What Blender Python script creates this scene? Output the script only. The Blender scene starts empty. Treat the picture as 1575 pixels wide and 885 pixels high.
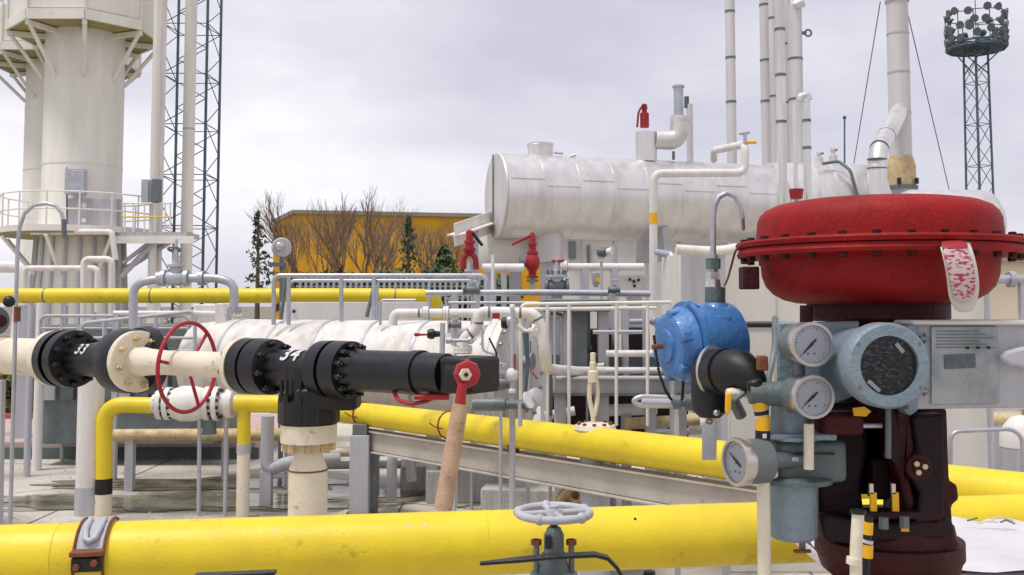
import bpy, bmesh, math, random
from mathutils import Vector, Matrix
random.seed(7)
S = bpy.context.scene
C = S.collection
R_ = math.radians
# ------------------------------------------------------------------ camera
F = 1500.0; CX = 787.5; CYP = 378.0; PITCH = R_(3.5); EYE = 1.8
cam_d = bpy.data.cameras.new('camera'); cam = bpy.data.objects.new('camera', cam_d); C.objects.link(cam)
cam.location = (0, 0, EYE); cam.rotation_euler = (math.pi/2 + PITCH, 0, 0)
cam_d.sensor_width = 36; cam_d.lens = F/1575*36; cam_d.shift_y = -(442.5-CYP)/1575
cam_d.clip_start = 0.05; cam_d.clip_end = 2000
S.camera = cam
# ------------------------------------------------------------------ world and sun (overcast)
SUN_EL, SUN_AZ = R_(52), R_(200)
w = bpy.data.worlds.new('World'); S.world = w; w.use_nodes = True
nt = w.node_tree; nt.nodes.clear(); N = nt.nodes.new; L = nt.links.new
sky = N('ShaderNodeTexSky'); sky.sky_type = 'NISHITA'; sky.sun_disc = False
sky.sun_elevation = SUN_EL; sky.sun_rotation = SUN_AZ
tc = N('ShaderNodeTexCoord'); mp = N('ShaderNodeMapping'); mp.inputs['Scale'].default_value = (1.0, 1.0, 2.6)
mp.inputs['Location'].default_value = (3.3, 1.3, .4)
no = N('ShaderNodeTexNoise'); no.inputs['Scale'].default_value = 1.7; no.inputs['Detail'].default_value = 7; no.inputs['Roughness'].default_value = .52
rp = N('ShaderNodeValToRGB'); e = rp.color_ramp.elements
e[0].position = .38; e[0].color = (.51, .50, .585, 1); e[1].position = .62; e[1].color = (.80, .785, .815, 1)
m_ = e.new(.5); m_.color = (.63, .618, .685, 1)
mulc = N('ShaderNodeVectorMath'); mulc.operation = 'SCALE'; mulc.inputs['Scale'].default_value = 10.0
mx = N('ShaderNodeMixRGB'); mx.inputs['Fac'].default_value = .94
bg = N('ShaderNodeBackground'); bg.inputs['Strength'].default_value = .1
out = N('ShaderNodeOutputWorld')
L(tc.outputs['Generated'], mp.inputs['Vector']); L(mp.outputs[0], no.inputs['Vector']); L(no.outputs['Fac'], rp.inputs[0])
L(rp.outputs[0], mulc.inputs[0]); L(sky.outputs[0], mx.inputs[1]); L(mulc.outputs[0], mx.inputs[2])
L(mx.outputs[0], bg.inputs[0]); L(bg.outputs[0], out.inputs[0])
sl = bpy.data.lights.new('sun', 'SUN'); sl.energy = 2.0; sl.angle = R_(12); sl.color = (1, .965, .91)
sun = bpy.data.objects.new('sun', sl); C.objects.link(sun)
# direction towards the sun (behind the camera, from the left)
sd = Vector((-.34, -.22, 1.15)).normalized()
sun.rotation_euler = sd.to_track_quat('Z', 'Y').to_euler()
sky.sun_elevation = math.asin(sd.z); sky.sun_rotation = math.atan2(sd.x, sd.y)
S.view_settings.view_transform = 'Standard'; S.view_settings.look = 'None'
S.view_settings.exposure = 0.36; S.view_settings.gamma = 1
# ------------------------------------------------------------------ helpers
fw = Vector((0, math.cos(PITCH), math.sin(PITCH))); up = Vector((0, -math.sin(PITCH), math.cos(PITCH)))
def W(px, py, Z):
    """the place at distance Z (world y) that stands at this spot of the photograph"""
    d = fw + Vector((1, 0, 0))*((px-CX)/F) + up*((CYP-py)/F)
    return Vector((0, 0, EYE)) + d*(Z/d.y)
def U(Z): return Z/F
def basis(ax):
    ax = Vector(ax).normalized()
    h = Vector((0, 0, 1)) if abs(ax.z) < .95 else Vector((0, 1, 0))
    u = h.cross(ax).normalized(); v = ax.cross(u)
    return u, v, ax
def rotm(ax):
    u, v, a = basis(ax); return Matrix((u, v, a)).transposed()
def bolts_each(name, mat, parent, c, ax, R, n, hr, hh, both=0, ph=.2):
    u, v, a = basis(ax); me = None; off = Vector(parent['_loc'])
    for i in range(n):
        t = 2*math.pi*i/n+ph; p = Vector(c)+(u*math.cos(t)+v*math.sin(t))*R
        if me is None:
            b = MB().lathe(Vector((0, 0, 0)), a, [(0, hr), (hh*.75, hr), (hh, hr*.8), (hh, hr*.5), (hh*1.5, hr*.5)], 6)
            me = bpy.data.meshes.new(name); me.from_pydata([tuple(q) for q in b.v], [], b.f); me.materials.append(mat)
        o = bpy.data.objects.new(name, me); C.objects.link(o); o.parent = parent; o.location = p-off
class MB:
    def __init__(s): s.v = []; s.f = []
    def ring(s, c, u, v, r, n, ph=0):
        b = len(s.v)
        for i in range(n):
            a = 2*math.pi*i/n+ph; s.v.append(c+u*(r*math.cos(a))+v*(r*math.sin(a)))
        return b
    def lathe(s, p0, ax, prof, n=28, ph=0):
        u, v, a = basis(ax); p0 = Vector(p0); prev = None
        for (t, r) in prof:
            b = s.ring(p0+a*t, u, v, max(r, 1e-4), n, ph)
            if prev is not None:
                for i in range(n):
                    j = (i+1) % n; s.f.append((prev+i, prev+j, b+j, b+i))
            else: s.f.append(tuple(range(b, b+n)))
            prev = b
        s.f.append(tuple(range(prev, prev+n)))
        return s
    def cyl(s, p0, p1, r, n=20, r2=None):
        p0, p1 = Vector(p0), Vector(p1); return s.lathe(p0, p1-p0, [(0, r), ((p1-p0).length, r if r2 is None else r2)], n)
    def tube(s, pts, r, n=14, fil=None, seg=6):
        pts = [Vector(p) for p in pts]
        if fil:
            q = [pts[0]]
            for k in range(1, len(pts)-1):
                a, b, c = pts[k-1], pts[k], pts[k+1]
                d1 = (a-b); d2 = (c-b); f = min(fil, d1.length*.49, d2.length*.49)
                s1 = b+d1.normalized()*f; s2 = b+d2.normalized()*f
                for i in range(seg+1):
                    t = i/seg; q.append(s1*(1-t)**2+b*2*t*(1-t)+s2*t*t)
            q.append(pts[-1]); pts = q
        T = [(pts[min(i+1, len(pts)-1)]-pts[max(i-1, 0)]).normalized() for i in range(len(pts))]
        u, v, _ = basis(T[0]); prev = None
        for i, p in enumerate(pts):
            u = (u-T[i]*u.dot(T[i])).normalized(); v = T[i].cross(u)
            rr = r[i] if isinstance(r, (list, tuple)) else r
            b = s.ring(p, u, v, rr, n)
            if prev is not None:
                for k in range(n):
                    j = (k+1) % n; s.f.append((prev+k, prev+j, b+j, b+k))
            else: s.f.append(tuple(range(b, b+n)))
            prev = b
        s.f.append(tuple(range(prev, prev+n)))
        return s
    def box(s, c, size, M=None):
        c = Vector(c); b = len(s.v)
        for x in (-.5, .5):
            for y in (-.5, .5):
                for z in (-.5, .5):
                    p = Vector((x*size[0], y*size[1], z*size[2]))
                    s.v.append(c+(M @ p if M else p))
        for q in ((0, 1, 3, 2), (4, 6, 7, 5), (0, 4, 5, 1), (2, 3, 7, 6), (0, 2, 6, 4), (1, 5, 7, 3)): s.f.append(tuple(b+i for i in q))
        return s
    def beam(s, p0, p1, wx, wz):
        p0, p1 = Vector(p0), Vector(p1); return s.box((p0+p1)/2, (wx, wz, (p1-p0).length), rotm(p1-p0))
    def prism(s, poly, o, ux, uy, dv):
        o, ux, uy, dv = Vector(o), Vector(ux), Vector(uy), Vector(dv); b = len(s.v); n = len(poly)
        for k in (0, 1):
            for (x, y) in poly: s.v.append(o+ux*x+uy*y+dv*k)
        s.f.append(tuple(range(b, b+n))); s.f.append(tuple(range(b+2*n-1, b+n-1, -1)))
        for i in range(n):
            j = (i+1) % n; s.f.append((b+i, b+j, b+n+j, b+n+i))
        return s
    def torus(s, c, ax, R, r, n=36, m=10):
        u, v, a = basis(ax); c = Vector(c); b = len(s.v)
        for i in range(n):
            t = 2*math.pi*i/n; d = u*math.cos(t)+v*math.sin(t)
            for k in range(m):
                q = 2*math.pi*k/m; s.v.append(c+d*(R+r*math.cos(q))+a*(r*math.sin(q)))
        for i in range(n):
            for k in range(m):
                i2, k2 = (i+1) % n, (k+1) % m
                s.f.append((b+i*m+k, b+i2*m+k, b+i2*m+k2, b+i*m+k2))
        return s
    def ball(s, c, r, n=14, sc=1.0, ax=(0, 0, 1)):
        k = 8; return s.lathe(Vector(c)-Vector(ax)*r*sc, ax, [(r*sc*(1-math.cos(math.pi*i/k)), r*math.sin(math.pi*i/k)) for i in range(k+1)], n)
    def hexes(s, c, ax, R, n, hr, hh, both=0, ph=.2):
        u, v, a = basis(ax)
        for i in range(n):
            t = 2*math.pi*i/n+ph; p = Vector(c)+(u*math.cos(t)+v*math.sin(t))*R
            s.lathe(p-a*both, a, [(0, hr), (hh+both, hr)], 6)
        return s
    def build(s, name, mat, parent=None, bevel=0, ang=38, kind=None, fix=True):
        o_ = parent.matrix_world_loc if False else (Vector(parent['_loc']) if parent and '_loc' in parent else Vector((0, 0, 0)))
        me = bpy.data.meshes.new(name); me.from_pydata([tuple(Vector(p)-o_) for p in s.v], [], s.f)
        if fix:
            bm = bmesh.new(); bm.from_mesh(me); bmesh.ops.recalc_face_normals(bm, faces=bm.faces); bm.to_mesh(me); bm.free()
        me.polygons.foreach_set('use_smooth', [True]*len(me.polygons)); me.set_sharp_from_angle(angle=R_(ang))
        me.materials.append(mat)
        o = bpy.data.objects.new(name, me); C.objects.link(o)
        if parent:
            o.parent = parent; o['_loc'] = list(o_)
        if bevel:
            b = o.modifiers.new('bevel', 'BEVEL'); b.width = bevel; b.segments = 2; b.limit_method = 'ANGLE'; b.angle_limit = R_(50)
        if kind: o['kind'] = kind
        return o
def thing(name, label, cat, loc, group=None):
    o = bpy.data.objects.new(name, None); C.objects.link(o); o.location = Vector(loc); o['_loc'] = list(Vector(loc))
    o.empty_display_size = .1; o['label'] = label; o['category'] = cat
    if group: o['group'] = group
    return o
def tag(o, label, cat, group=None):
    o['label'] = label; o['category'] = cat
    if group: o['group'] = group
    return o
def struct(o): o['kind'] = 'structure'; return o
def move_origin(o):
    """put a single-mesh thing's origin at its base"""
    me = o.data; xs = [v.co for v in me.vertices]; c = sum(xs, Vector())/len(xs); c.z = min(v.z for v in xs)
    me.transform(Matrix.Translation(-c)); o.location = c; return o
_unit = {}
def unit_mesh(mat, n=10, sq=False):
    k = (mat.name, n, sq)
    if k not in _unit:
        b = MB()
        if sq: b.box((0, 0, .5), (2, 2, 1))
        else: b.lathe((0, 0, 0), (0, 0, 1), [(0, 1), (1, 1)], n)
        me = bpy.data.meshes.new('strut'); me.from_pydata([tuple(p) for p in b.v], [], b.f)
        me.polygons.foreach_set('use_smooth', [True]*len(me.polygons)); me.set_sharp_from_angle(angle=R_(40)); me.materials.append(mat); _unit[k] = me
    return _unit[k]
def strut(parent, name, p0, p1, r, mat, n=10, sq=False, r2=None):
    p0, p1 = Vector(p0), Vector(p1); off = Vector(parent['_loc'])
    o = bpy.data.objects.new(name, unit_mesh(mat, n, sq)); C.objects.link(o); o.parent = parent
    o.location = p0-off; o.rotation_mode = 'QUATERNION'; o.rotation_quaternion = rotm(p1-p0).to_quaternion()
    o.scale = (r, r2 or r, (p1-p0).length); return o
# ------------------------------------------------------------------ materials
def srgb(r, g, b):
    f = lambda c: ((c/255)/12.92 if c/255 <= .04045 else ((c/255+.055)/1.055)**2.4)
    return (f(r), f(g), f(b), 1)
def paint(name, col, rough=.5, metal=0., dirt=None, amt=.5, rust=None, ramt=0., scale=3., bump=.15, streak=False, speck=0., spec=.5, coat=0., bs=60):
    m = bpy.data.materials.new(name); m.use_nodes = True; t = m.node_tree; n = t.nodes; l = t.links.new
    p = n['Principled BSDF']; g = n.new('ShaderNodeNewGeometry')
    src = g.outputs['Position']
    if streak:
        mp = n.new('ShaderNodeMapping'); mp.inputs['Scale'].default_value = (3.2, 3.2, .35); l(src, mp.inputs['Vector']); src2 = mp.outputs[0]
    else: src2 = src
    def noise(sc, det=5, ro=.6, s=None):
        q = n.new('ShaderNodeTexNoise'); q.inputs['Scale'].default_value = sc; q.inputs['Detail'].default_value = det; q.inputs['Roughness'].default_value = ro
        l(s or src, q.inputs['Vector']); return q.outputs['Fac']
    def ramp(f, a, b):
        q = n.new('ShaderNodeMapRange'); q.inputs[1].default_value = a; q.inputs[2].default_value = b; l(f, q.inputs[0]); return q.outputs[0]
    def mix(f, a, b):
        q = n.new('ShaderNodeMixRGB'); 
        for i, x in ((0, f), (1, a), (2, b)):
            if hasattr(x, 'links') or hasattr(x, 'is_linked'): l(x, q.inputs[i])
            else: q.inputs[i].default_value = x
        return q.outputs[0]
    def mul(f, k):
        q = n.new('ShaderNodeMath'); q.operation = 'MULTIPLY'; l(f, q.inputs[0]); q.inputs[1].default_value = k; return q.outputs[0]
    c = (*col[:3], 1)
    d = dirt or tuple(x*.45 for x in c[:3]); d = (*d[:3], 1)
    o = mix(mul(ramp(noise(scale, 8, .65, src2), .42, .78), amt), c, d)
    o = mix(mul(ramp(noise(scale*.35, 3), .35, .7), amt*.4), o, tuple(min(1, x*1.12) for x in c[:3])+(1,))
    if speck: o = mix(mul(ramp(noise(150, 2, .8), .52, .66), speck), o, d)
    if rust:
        o = mix(mul(ramp(noise(scale*2.7, 10, .72, src2), .60, .66), ramt), o, (*rust[:3], 1))
    l(o, p.inputs['Base Color'])
    rr = n.new('ShaderNodeMapRange'); rr.inputs[3].default_value = max(.03, rough-.1); rr.inputs[4].default_value = min(1, rough+.18)
    l(noise(scale*2, 6), rr.inputs[0]); l(rr.outputs[0], p.inputs['Roughness'])
    p.inputs['Metallic'].default_value = metal; p.inputs['Specular IOR Level'].default_value = spec; p.inputs['Coat Weight'].default_value = coat
    if bump:
        b = n.new('ShaderNodeBump'); b.inputs['Strength'].default_value = bump; b.inputs['Distance'].default_value = .01
        l(noise(bs, 5, .6), b.inputs['Height']); l(b.outputs[0], p.inputs['Normal'])
    return m
RUST = srgb(120, 62, 30)
M = {}
M['white'] = paint('white_paint', srgb(226, 222, 218), .5, dirt=srgb(150, 140, 125), amt=.45, rust=srgb(150, 110, 70), ramt=.25, scale=2.5, streak=True)
M['cream'] = paint('cream_paint', srgb(226, 217, 196), .5, dirt=srgb(168, 145, 105), amt=.55, rust=RUST, ramt=.55, scale=3.5, bump=.3)
M['tower'] = paint('tower_cream', srgb(232, 229, 220), .6, dirt=srgb(172, 168, 150), amt=.5, scale=.6, streak=True, bump=.05)
M['yellow'] = paint('yellow_paint', srgb(230, 204, 34), .42, dirt=srgb(178, 150, 46), amt=.6, rust=srgb(120, 98, 44), ramt=.35, scale=2.6, bump=.18, bs=70)
M['yellow2'] = paint('yellow_label', srgb(236, 180, 22), .5, amt=.2, bump=0)
M['black'] = paint('black_paint', srgb(11, 12, 15), .3, dirt=srgb(34, 38, 46), amt=.4, rust=srgb(70, 60, 60), ramt=.3, scale=5, bump=.35)
M['rubber'] = paint('black_rubber', srgb(12, 12, 14), .45, dirt=srgb(34, 38, 42), amt=.35, scale=8)
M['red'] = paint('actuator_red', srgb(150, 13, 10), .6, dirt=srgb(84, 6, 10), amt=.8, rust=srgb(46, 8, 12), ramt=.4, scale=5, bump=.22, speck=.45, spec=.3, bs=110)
M['darkred'] = paint('red_with_shade', srgb(66, 8, 12), .5, dirt=srgb(10, 7, 9), amt=1, rust=srgb(16, 12, 14), ramt=.7, scale=9, bump=.5, speck=.4, bs=70, spec=.3)  # actuator red darkened, with the shade of neck and yoke in the colour
M['pitch'] = paint('black_and_shade', srgb(17, 15, 18), .55, dirt=srgb(64, 14, 20), amt=.8, scale=11, bump=.6, spec=.3, speck=.3)  # near black, deep shade of yoke and voids put into the colour
M['redv'] = paint('valve_red', srgb(158, 26, 34), .45, dirt=srgb(96, 24, 30), amt=.6, scale=9)
M['wheel'] = paint('handwheel_red', srgb(168, 28, 36), .45, dirt=srgb(110, 30, 35), amt=.5, scale=8)
M['grey'] = paint('grey_paint', srgb(180, 181, 187), .5, dirt=srgb(120, 120, 122), amt=.5, rust=srgb(128, 96, 70), ramt=.3, scale=3, streak=True)
M['steel'] = paint('galvanised_steel', srgb(186, 188, 196), .38, .6, dirt=srgb(112, 116, 124), amt=.5, scale=5)
M['dsteel'] = paint('weathered_steel', srgb(112, 120, 122), .5, .3, dirt=srgb(62, 66, 60), amt=.7, rust=srgb(92, 62, 40), ramt=.4, scale=6)
M['bluegrey'] = paint('hammertone_bluegrey', srgb(134, 150, 162), .42, .2, dirt=srgb(86, 100, 104), amt=.6, scale=9, bump=.4, speck=.3)
M['greygreen'] = paint('regulator_grey', srgb(98, 112, 112), .5, .15, dirt=srgb(50, 58, 52), amt=.8, scale=14, bump=.4, speck=.3)
M['alu'] = paint('aluminium_cladding', srgb(226, 224, 222), .36, .78, dirt=srgb(164, 160, 152), amt=.6, scale=1.6, bump=.15, bs=5, streak=True)
M['stack'] = paint('stack_cladding', srgb(212, 209, 208), .48, .25, dirt=srgb(150, 142, 140), amt=.55, scale=.8, bump=.06, streak=True)
M['lattice'] = paint('mast_green_grey', srgb(84, 104, 116), .6, .1, dirt=srgb(40, 52, 58), amt=.6, scale=4)
M['blue'] = paint('blue_enamel', srgb(66, 120, 180), .38, dirt=srgb(36, 70, 126), amt=.35, scale=10, bump=.35, coat=.2, speck=.15)
M['wbeam'] = paint('weathered_beam_paint', srgb(186, 180, 170), .6, dirt=srgb(140, 130, 114), amt=.7, rust=srgb(150, 112, 70), ramt=.5, scale=3.5)
M['vwhite'] = paint('vessel_white', srgb(222, 218, 212), .45, dirt=srgb(158, 148, 132), amt=.8, rust=srgb(150, 112, 72), ramt=.5, scale=2.2, streak=True, bump=.05, bs=9)
M['concrete'] = paint('concrete_block', srgb(186, 186, 182), .85, dirt=srgb(112, 122, 116), amt=.8, scale=5, bump=.7, streak=True)
M['chrome'] = paint('bezel_metal', srgb(200, 196, 192), .25, .85, amt=.3, scale=20, bump=.05)
M['dial'] = paint('dial_white', srgb(205, 208, 216), .5, amt=.15, scale=20, bump=0)
M['ink'] = paint('black_ink', srgb(18, 18, 22), .5, amt=.1, bump=0)
M['wtext'] = paint('white_lettering', srgb(216, 216, 216), .6, dirt=srgb(60, 60, 64), amt=.8, scale=50, bump=0)
M['orange'] = paint('ochre_wall', srgb(224, 166, 30), .8, dirt=srgb(186, 128, 20), amt=.8, scale=.5, streak=True, bump=.05)
M['trim'] = paint('roof_trim', srgb(150, 140, 128), .7, scale=.3, bump=0)
M['beige'] = paint('beige_wall', srgb(214, 200, 176), .8, scale=.6, amt=.3, bump=.1)
M['cabin'] = paint('cabin_white', srgb(214, 212, 206), .55, dirt=srgb(170, 168, 160), amt=.4, scale=.9, streak=True)
M['bark'] = paint('bark', srgb(104, 88, 78), .9, amt=.5, scale=3, bump=.4)
M['twig'] = paint('twigs', srgb(134, 112, 92), .9, amt=.4, scale=1, bump=0)
M['leaf'] = paint('dark_foliage', srgb(80, 94, 62), .8, dirt=srgb(46, 58, 40), amt=.9, scale=2.5, bump=0)
M['leaf2'] = paint('olive_foliage', srgb(104, 104, 52), .8, dirt=srgb(52, 58, 30), amt=.9, scale=6, bump=0)
M['lever'] = paint('rusted_cream_pipe', srgb(188, 160, 134), .6, dirt=srgb(126, 78, 50), amt=.9, rust=RUST, ramt=.8, scale=9, bump=.4)
M['rust'] = paint('rusty_steel', srgb(126, 74, 50), .75, dirt=srgb(66, 40, 30), amt=.8, scale=14, bump=.6)
M['rustcream'] = paint('rusty_cream', srgb(206, 184, 140), .6, dirt=srgb(130, 92, 50), amt=.9, rust=RUST, ramt=.9, scale=12, bump=.5)
M['redpaint2'] = paint('red_kerb_paint', srgb(176, 74, 76), .7, dirt=srgb(140, 100, 96), amt=.7, scale=2)
M['pinkpave'] = paint('pinkish_paving', srgb(188, 166, 160), .85, dirt=srgb(150, 138, 130), amt=.6, scale=1.2, bump=.4)
M['oldiron'] = paint('dark_kerb_face', srgb(92, 104, 98), .8, dirt=srgb(52, 64, 58), amt=.8, scale=2, bump=.4)
M['sheet'] = paint('white_sheeting', srgb(206, 202, 206), .5, dirt=srgb(160, 152, 152), amt=.5, scale=2.5, bump=.3, bs=14)
M['label'] = paint('faded_name_plate', srgb(166, 170, 174), .4, .3, dirt=srgb(108, 122, 116), amt=.9, scale=16, bump=.05, speck=.3)
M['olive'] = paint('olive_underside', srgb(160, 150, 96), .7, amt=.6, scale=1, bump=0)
def glassmat(name, tint, fac):
    m = bpy.data.materials.new(name); m.use_nodes = True; n = m.node_tree.nodes; l = m.node_tree.links.new; n.clear()
    o = n.new('ShaderNodeOutputMaterial'); mix = n.new('ShaderNodeMixShader'); t = n.new('ShaderNodeBsdfTransparent'); g = n.new('ShaderNodeBsdfGlossy'); f = n.new('ShaderNodeFresnel')
    f.inputs[0].default_value = fac; t.inputs[0].default_value = tint; g.inputs['Roughness'].default_value = .03
    l(f.outputs[0], mix.inputs[0]); l(t.outputs[0], mix.inputs[1]); l(g.outputs[0], mix.inputs[2]); l(mix.outputs[0], o.inputs[0]); return m
M['glass'] = glassmat('gauge_glass', (.95, .96, .97, 1), 1.35)
# display: dark screen with fine scratches
def screenmat():
    m = paint('dark_scratched_window', srgb(22, 24, 34), .16, amt=.3, scale=12, bump=.1)
    n = m.node_tree.nodes; l = m.node_tree.links.new; p = n['Principled BSDF']
    g = n.new('ShaderNodeNewGeometry'); mp = n.new('ShaderNodeMapping'); mp.inputs['Rotation'].default_value = (0, R_(35), 0); mp.inputs['Scale'].default_value = (70, 70, 150)
    no = n.new('ShaderNodeTexNoise'); no.inputs['Scale'].default_value = 1.6; no.inputs['Detail'].default_value = 4
    r = n.new('ShaderNodeValToRGB'); r.color_ramp.elements[0].position = .5; r.color_ramp.elements[0].color = srgb(20, 22, 34); r.color_ramp.elements[1].position = .72; r.color_ramp.elements[1].color = srgb(104, 110, 122)
    l(g.outputs['Position'], mp.inputs[0]); l(mp.outputs[0], no.inputs[0]); l(no.outputs['Fac'], r.inputs[0]); l(r.outputs[0], p.inputs['Base Color']); return m
M['screen'] = screenmat()
def tagmat():
    m = bpy.data.materials.new('plastic_tag_red_print'); m.use_nodes = True; n = m.node_tree.nodes; l = m.node_tree.links.new; p = n['Principled BSDF']
    g = n.new('ShaderNodeNewGeometry'); mp = n.new('ShaderNodeMapping'); mp.inputs['Scale'].default_value = (95, 95, 210); mp.inputs['Rotation'].default_value = (0, R_(8), 0)
    no = n.new('ShaderNodeTexNoise'); no.inputs['Scale'].default_value = 1.0; no.inputs['Detail'].default_value = 3
    r = n.new('ShaderNodeValToRGB'); r.color_ramp.elements[0].position = .47; r.color_ramp.elements[0].color = srgb(196, 178, 178); r.color_ramp.elements[1].position = .56; r.color_ramp.elements[1].color = srgb(160, 58, 74)
    l(g.outputs['Position'], mp.inputs[0]); l(mp.outputs[0], no.inputs[0]); l(no.outputs['Fac'], r.inputs[0]); l(r.outputs[0], p.inputs['Base Color'])
    p.inputs['Roughness'].default_value = .22; return m
M['tagred'] = tagmat()
M['clear'] = paint('clear_plastic', srgb(206, 200, 190), .25, amt=.3, scale=20, bump=.2)
# ground materials
def groundmat(name, c1, c2, c3, sc, wet=False):
    m = bpy.data.materials.new(name); m.use_nodes = True; n = m.node_tree.nodes; l = m.node_tree.links.new; p = n['Principled BSDF']
    g = n.new('ShaderNodeNewGeometry')
    def no(s, d=8, r=.62):
        q = n.new('ShaderNodeTexNoise'); q.inputs['Scale'].default_value = s; q.inputs['Detail'].default_value = d; q.inputs['Roughness'].default_value = r; l(g.outputs['Position'], q.inputs[0]); return q
    r = n.new('ShaderNodeValToRGB'); r.color_ramp.elements[0].position = .36; r.color_ramp.elements[0].color = c1; r.color_ramp.elements[1].position = .66; r.color_ramp.elements[1].color = c3
    q = r.color_ramp.elements.new(.5); q.color = c2
    l(no(sc).outputs['Fac'], r.inputs[0])
    mx = n.new('ShaderNodeMixRGB'); mx.blend_type = 'MULTIPLY'; mx.inputs[0].default_value = .7
    r2 = n.new('ShaderNodeValToRGB'); r2.color_ramp.elements[0].position = .35; r2.color_ramp.elements[0].color = (.6, .6, .6, 1); r2.color_ramp.elements[1].position = .6
    l(no(22, 10, .75).outputs['Fac'], r2.inputs[0]); l(r.outputs[0], mx.inputs[1]); l(r2.outputs[0], mx.inputs[2]); l(mx.outputs[0], p.inputs['Base Color'])
    b = n.new('ShaderNodeBump'); b.inputs['Strength'].default_value = .1 if wet else .5; b.inputs['Distance'].default_value = .01
    l(no(40).outputs['Fac'], b.inputs['Height']); l(b.outputs[0], p.inputs['Normal'])
    p.inputs['Roughness'].default_value = .06 if wet else .85
    return m
M['slab'] = groundmat('old_concrete_ground', srgb(150, 142, 130), srgb(196, 188, 176), srgb(214, 206, 194), .55)
M['gravel'] = groundmat('rough_ground', srgb(96, 94, 78), srgb(132, 126, 108), srgb(150, 144, 130), .2)
M['puddle'] = groundmat('standing_water', srgb(70, 62, 40), srgb(120, 114, 90), srgb(150, 146, 132), 2.2, True)
M['damp'] = groundmat('damp_concrete', srgb(112, 102, 84), srgb(140, 130, 112), srgb(168, 160, 144), 2.4)
M['damp'].node_tree.nodes['Principled BSDF'].inputs['Roughness'].default_value = .45
# ------------------------------------------------------------------ ground
def sheet(name, poly, z, mat, th=None):
    b = MB()
    if th: b.prism(poly, (0, 0, z-th), (1, 0, 0), (0, 1, 0), (0, 0, th))
    else:
        b.v = [Vector((x, y, z)) for x, y in poly]; b.f = [tuple(range(len(poly)))]
    return struct(b.build(name, mat))
def blob(cx, cy, rx, ry, n=48, amp=.25, sd=1):
    rnd = random.Random(sd); ph = [rnd.uniform(0, 6.28) for _ in range(6)]
    return [(cx+rx*math.cos(t)*(1+amp*sum(math.sin(k*t+ph[k])/k for k in range(2, 6))), cy+ry*math.sin(t)*(1+amp*sum(math.cos(k*t+ph[k-1])/k for k in range(2, 6)))) for t in [2*math.pi*i/n for i in range(n)]]
sheet('ground', [(-700, -700), (700, -700), (700, 1200), (-700, 1200)], -.02, M['gravel'])
sheet('concrete_yard', [(-14, -5), (22, -5), (22, 24), (-14, 24)], 0, M['slab'])
def ragged(cx, cy, rx, ry, sd):
    rnd = random.Random(sd); ph = [rnd.uniform(0, 6.28) for _ in range(16)]; am = [rnd.uniform(.4, 1)/(k+2)**1.05 for k in range(16)]
    return [(cx+rx*math.cos(t)*(1+.55*sum(am[k]*math.sin((k+2)*t+ph[k]) for k in range(16))), cy+ry*math.sin(t)*(1+.55*sum(am[k]*math.sin((k+2)*t+ph[k]) for k in range(16)))) for t in [2*math.pi*i/160 for i in range(160)]]
for k, (px, py, rx, ry, sdv) in enumerate([(255, 768, 1.0, .42, 3), (100, 765, .62, .2, 5), (545, 757, .6, .3, 9), (330, 742, 1.3, .3, 12), (420, 772, .7, .22, 21)]):
    p = W(px, py, 2700/(py-470)); sheet('damp_patch', ragged(p.x, p.y, rx*1.25, ry*1.35, sdv), .003+k*.001, M['damp'])
    sheet('puddle', ragged(p.x, p.y, rx, ry, sdv+40), .009+k*.001, M['puddle'])
# raised kerb slab on the left
x0, x1 = W(-250, 700, 11.6).x, W(392, 700, 11.6).x
sheet('raised_paving', [(x0, 11.6), (x1, 11.6), (x1, 14.6), (x0, 14.6)], .19, M['pinkpave'], .19)
sheet('kerb_face', [(x0, 11.55), (x1+.05, 11.55), (x1+.05, 11.6), (x0, 11.6)], .13, M['oldiron'], .13)
sheet('red_kerb', [(x0, 14.0), (W(110, 640, 14).x, 14.0), (W(110, 640, 14).x, 14.14), (x0, 14.14)], .25, M['redpaint2'], .055)
for k in range(9):
    y = 5.5+k*1.9; sheet('slab_joint', [(-14, y), (22, y), (22, y+.018), (-14, y+.018)], .0016, M['oldiron'])
for k in range(12):
    x = -13+k*3.0; sheet('slab_joint', [(x, -5), (x+.018, -5), (x+.018, 24), (x, 24)], .0024, M['oldiron'])
b = MB(); rnd = random.Random(77)
for i in range(1600):
    x, y = rnd.uniform(-7, 8), rnd.uniform(5.5, 14)
    if math.sin(x*1.3+y*.7)+math.sin(y*2.1-x*.6) < .1: continue
    q = rnd.uniform(.006, .022); n0 = len(b.v)
    for (dx, dy, dz) in ((1, 0, 0), (-.5, .9, 0), (-.6, -.8, 0), (.1, .1, .9)): b.v.append(Vector((x+dx*q*rnd.uniform(.7, 1.2), y+dy*q, .001+dz*q)))
    b.f += [(n0, n0+1, n0+3), (n0+1, n0+2, n0+3), (n0+2, n0, n0+3)]
o = b.build('loose_grit', M['concrete'], fix=False); tag(o, 'scattered small stones and grit on the concrete yard', 'grit'); o['kind'] = 'stuff'
def crack(x, y, L_, sd):
    rnd = random.Random(sd); P = [(x, y)]; a = rnd.uniform(-.5, .5)
    for _ in range(int(L_/.12)): a += rnd.uniform(-.5, .5); a *= .9; P.append((P[-1][0]+.12*math.cos(a), P[-1][1]+.12*math.sin(a)))
    sheet('ground_crack', [(px, py-.006) for px, py in P]+[(px, py+.006) for px, py in reversed(P)], .0032, M['oldiron'])
for i, (x, y, L_) in enumerate([(-5.5, 8.6, 2.2), (-3.4, 10.4, 3), (-6.5, 11, 2.5), (.2, 7.4, 1.6), (-1.6, 9.2, 1.8), (3.5, 8.5, 2.5)]): crack(x, y, L_, i+5)
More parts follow.
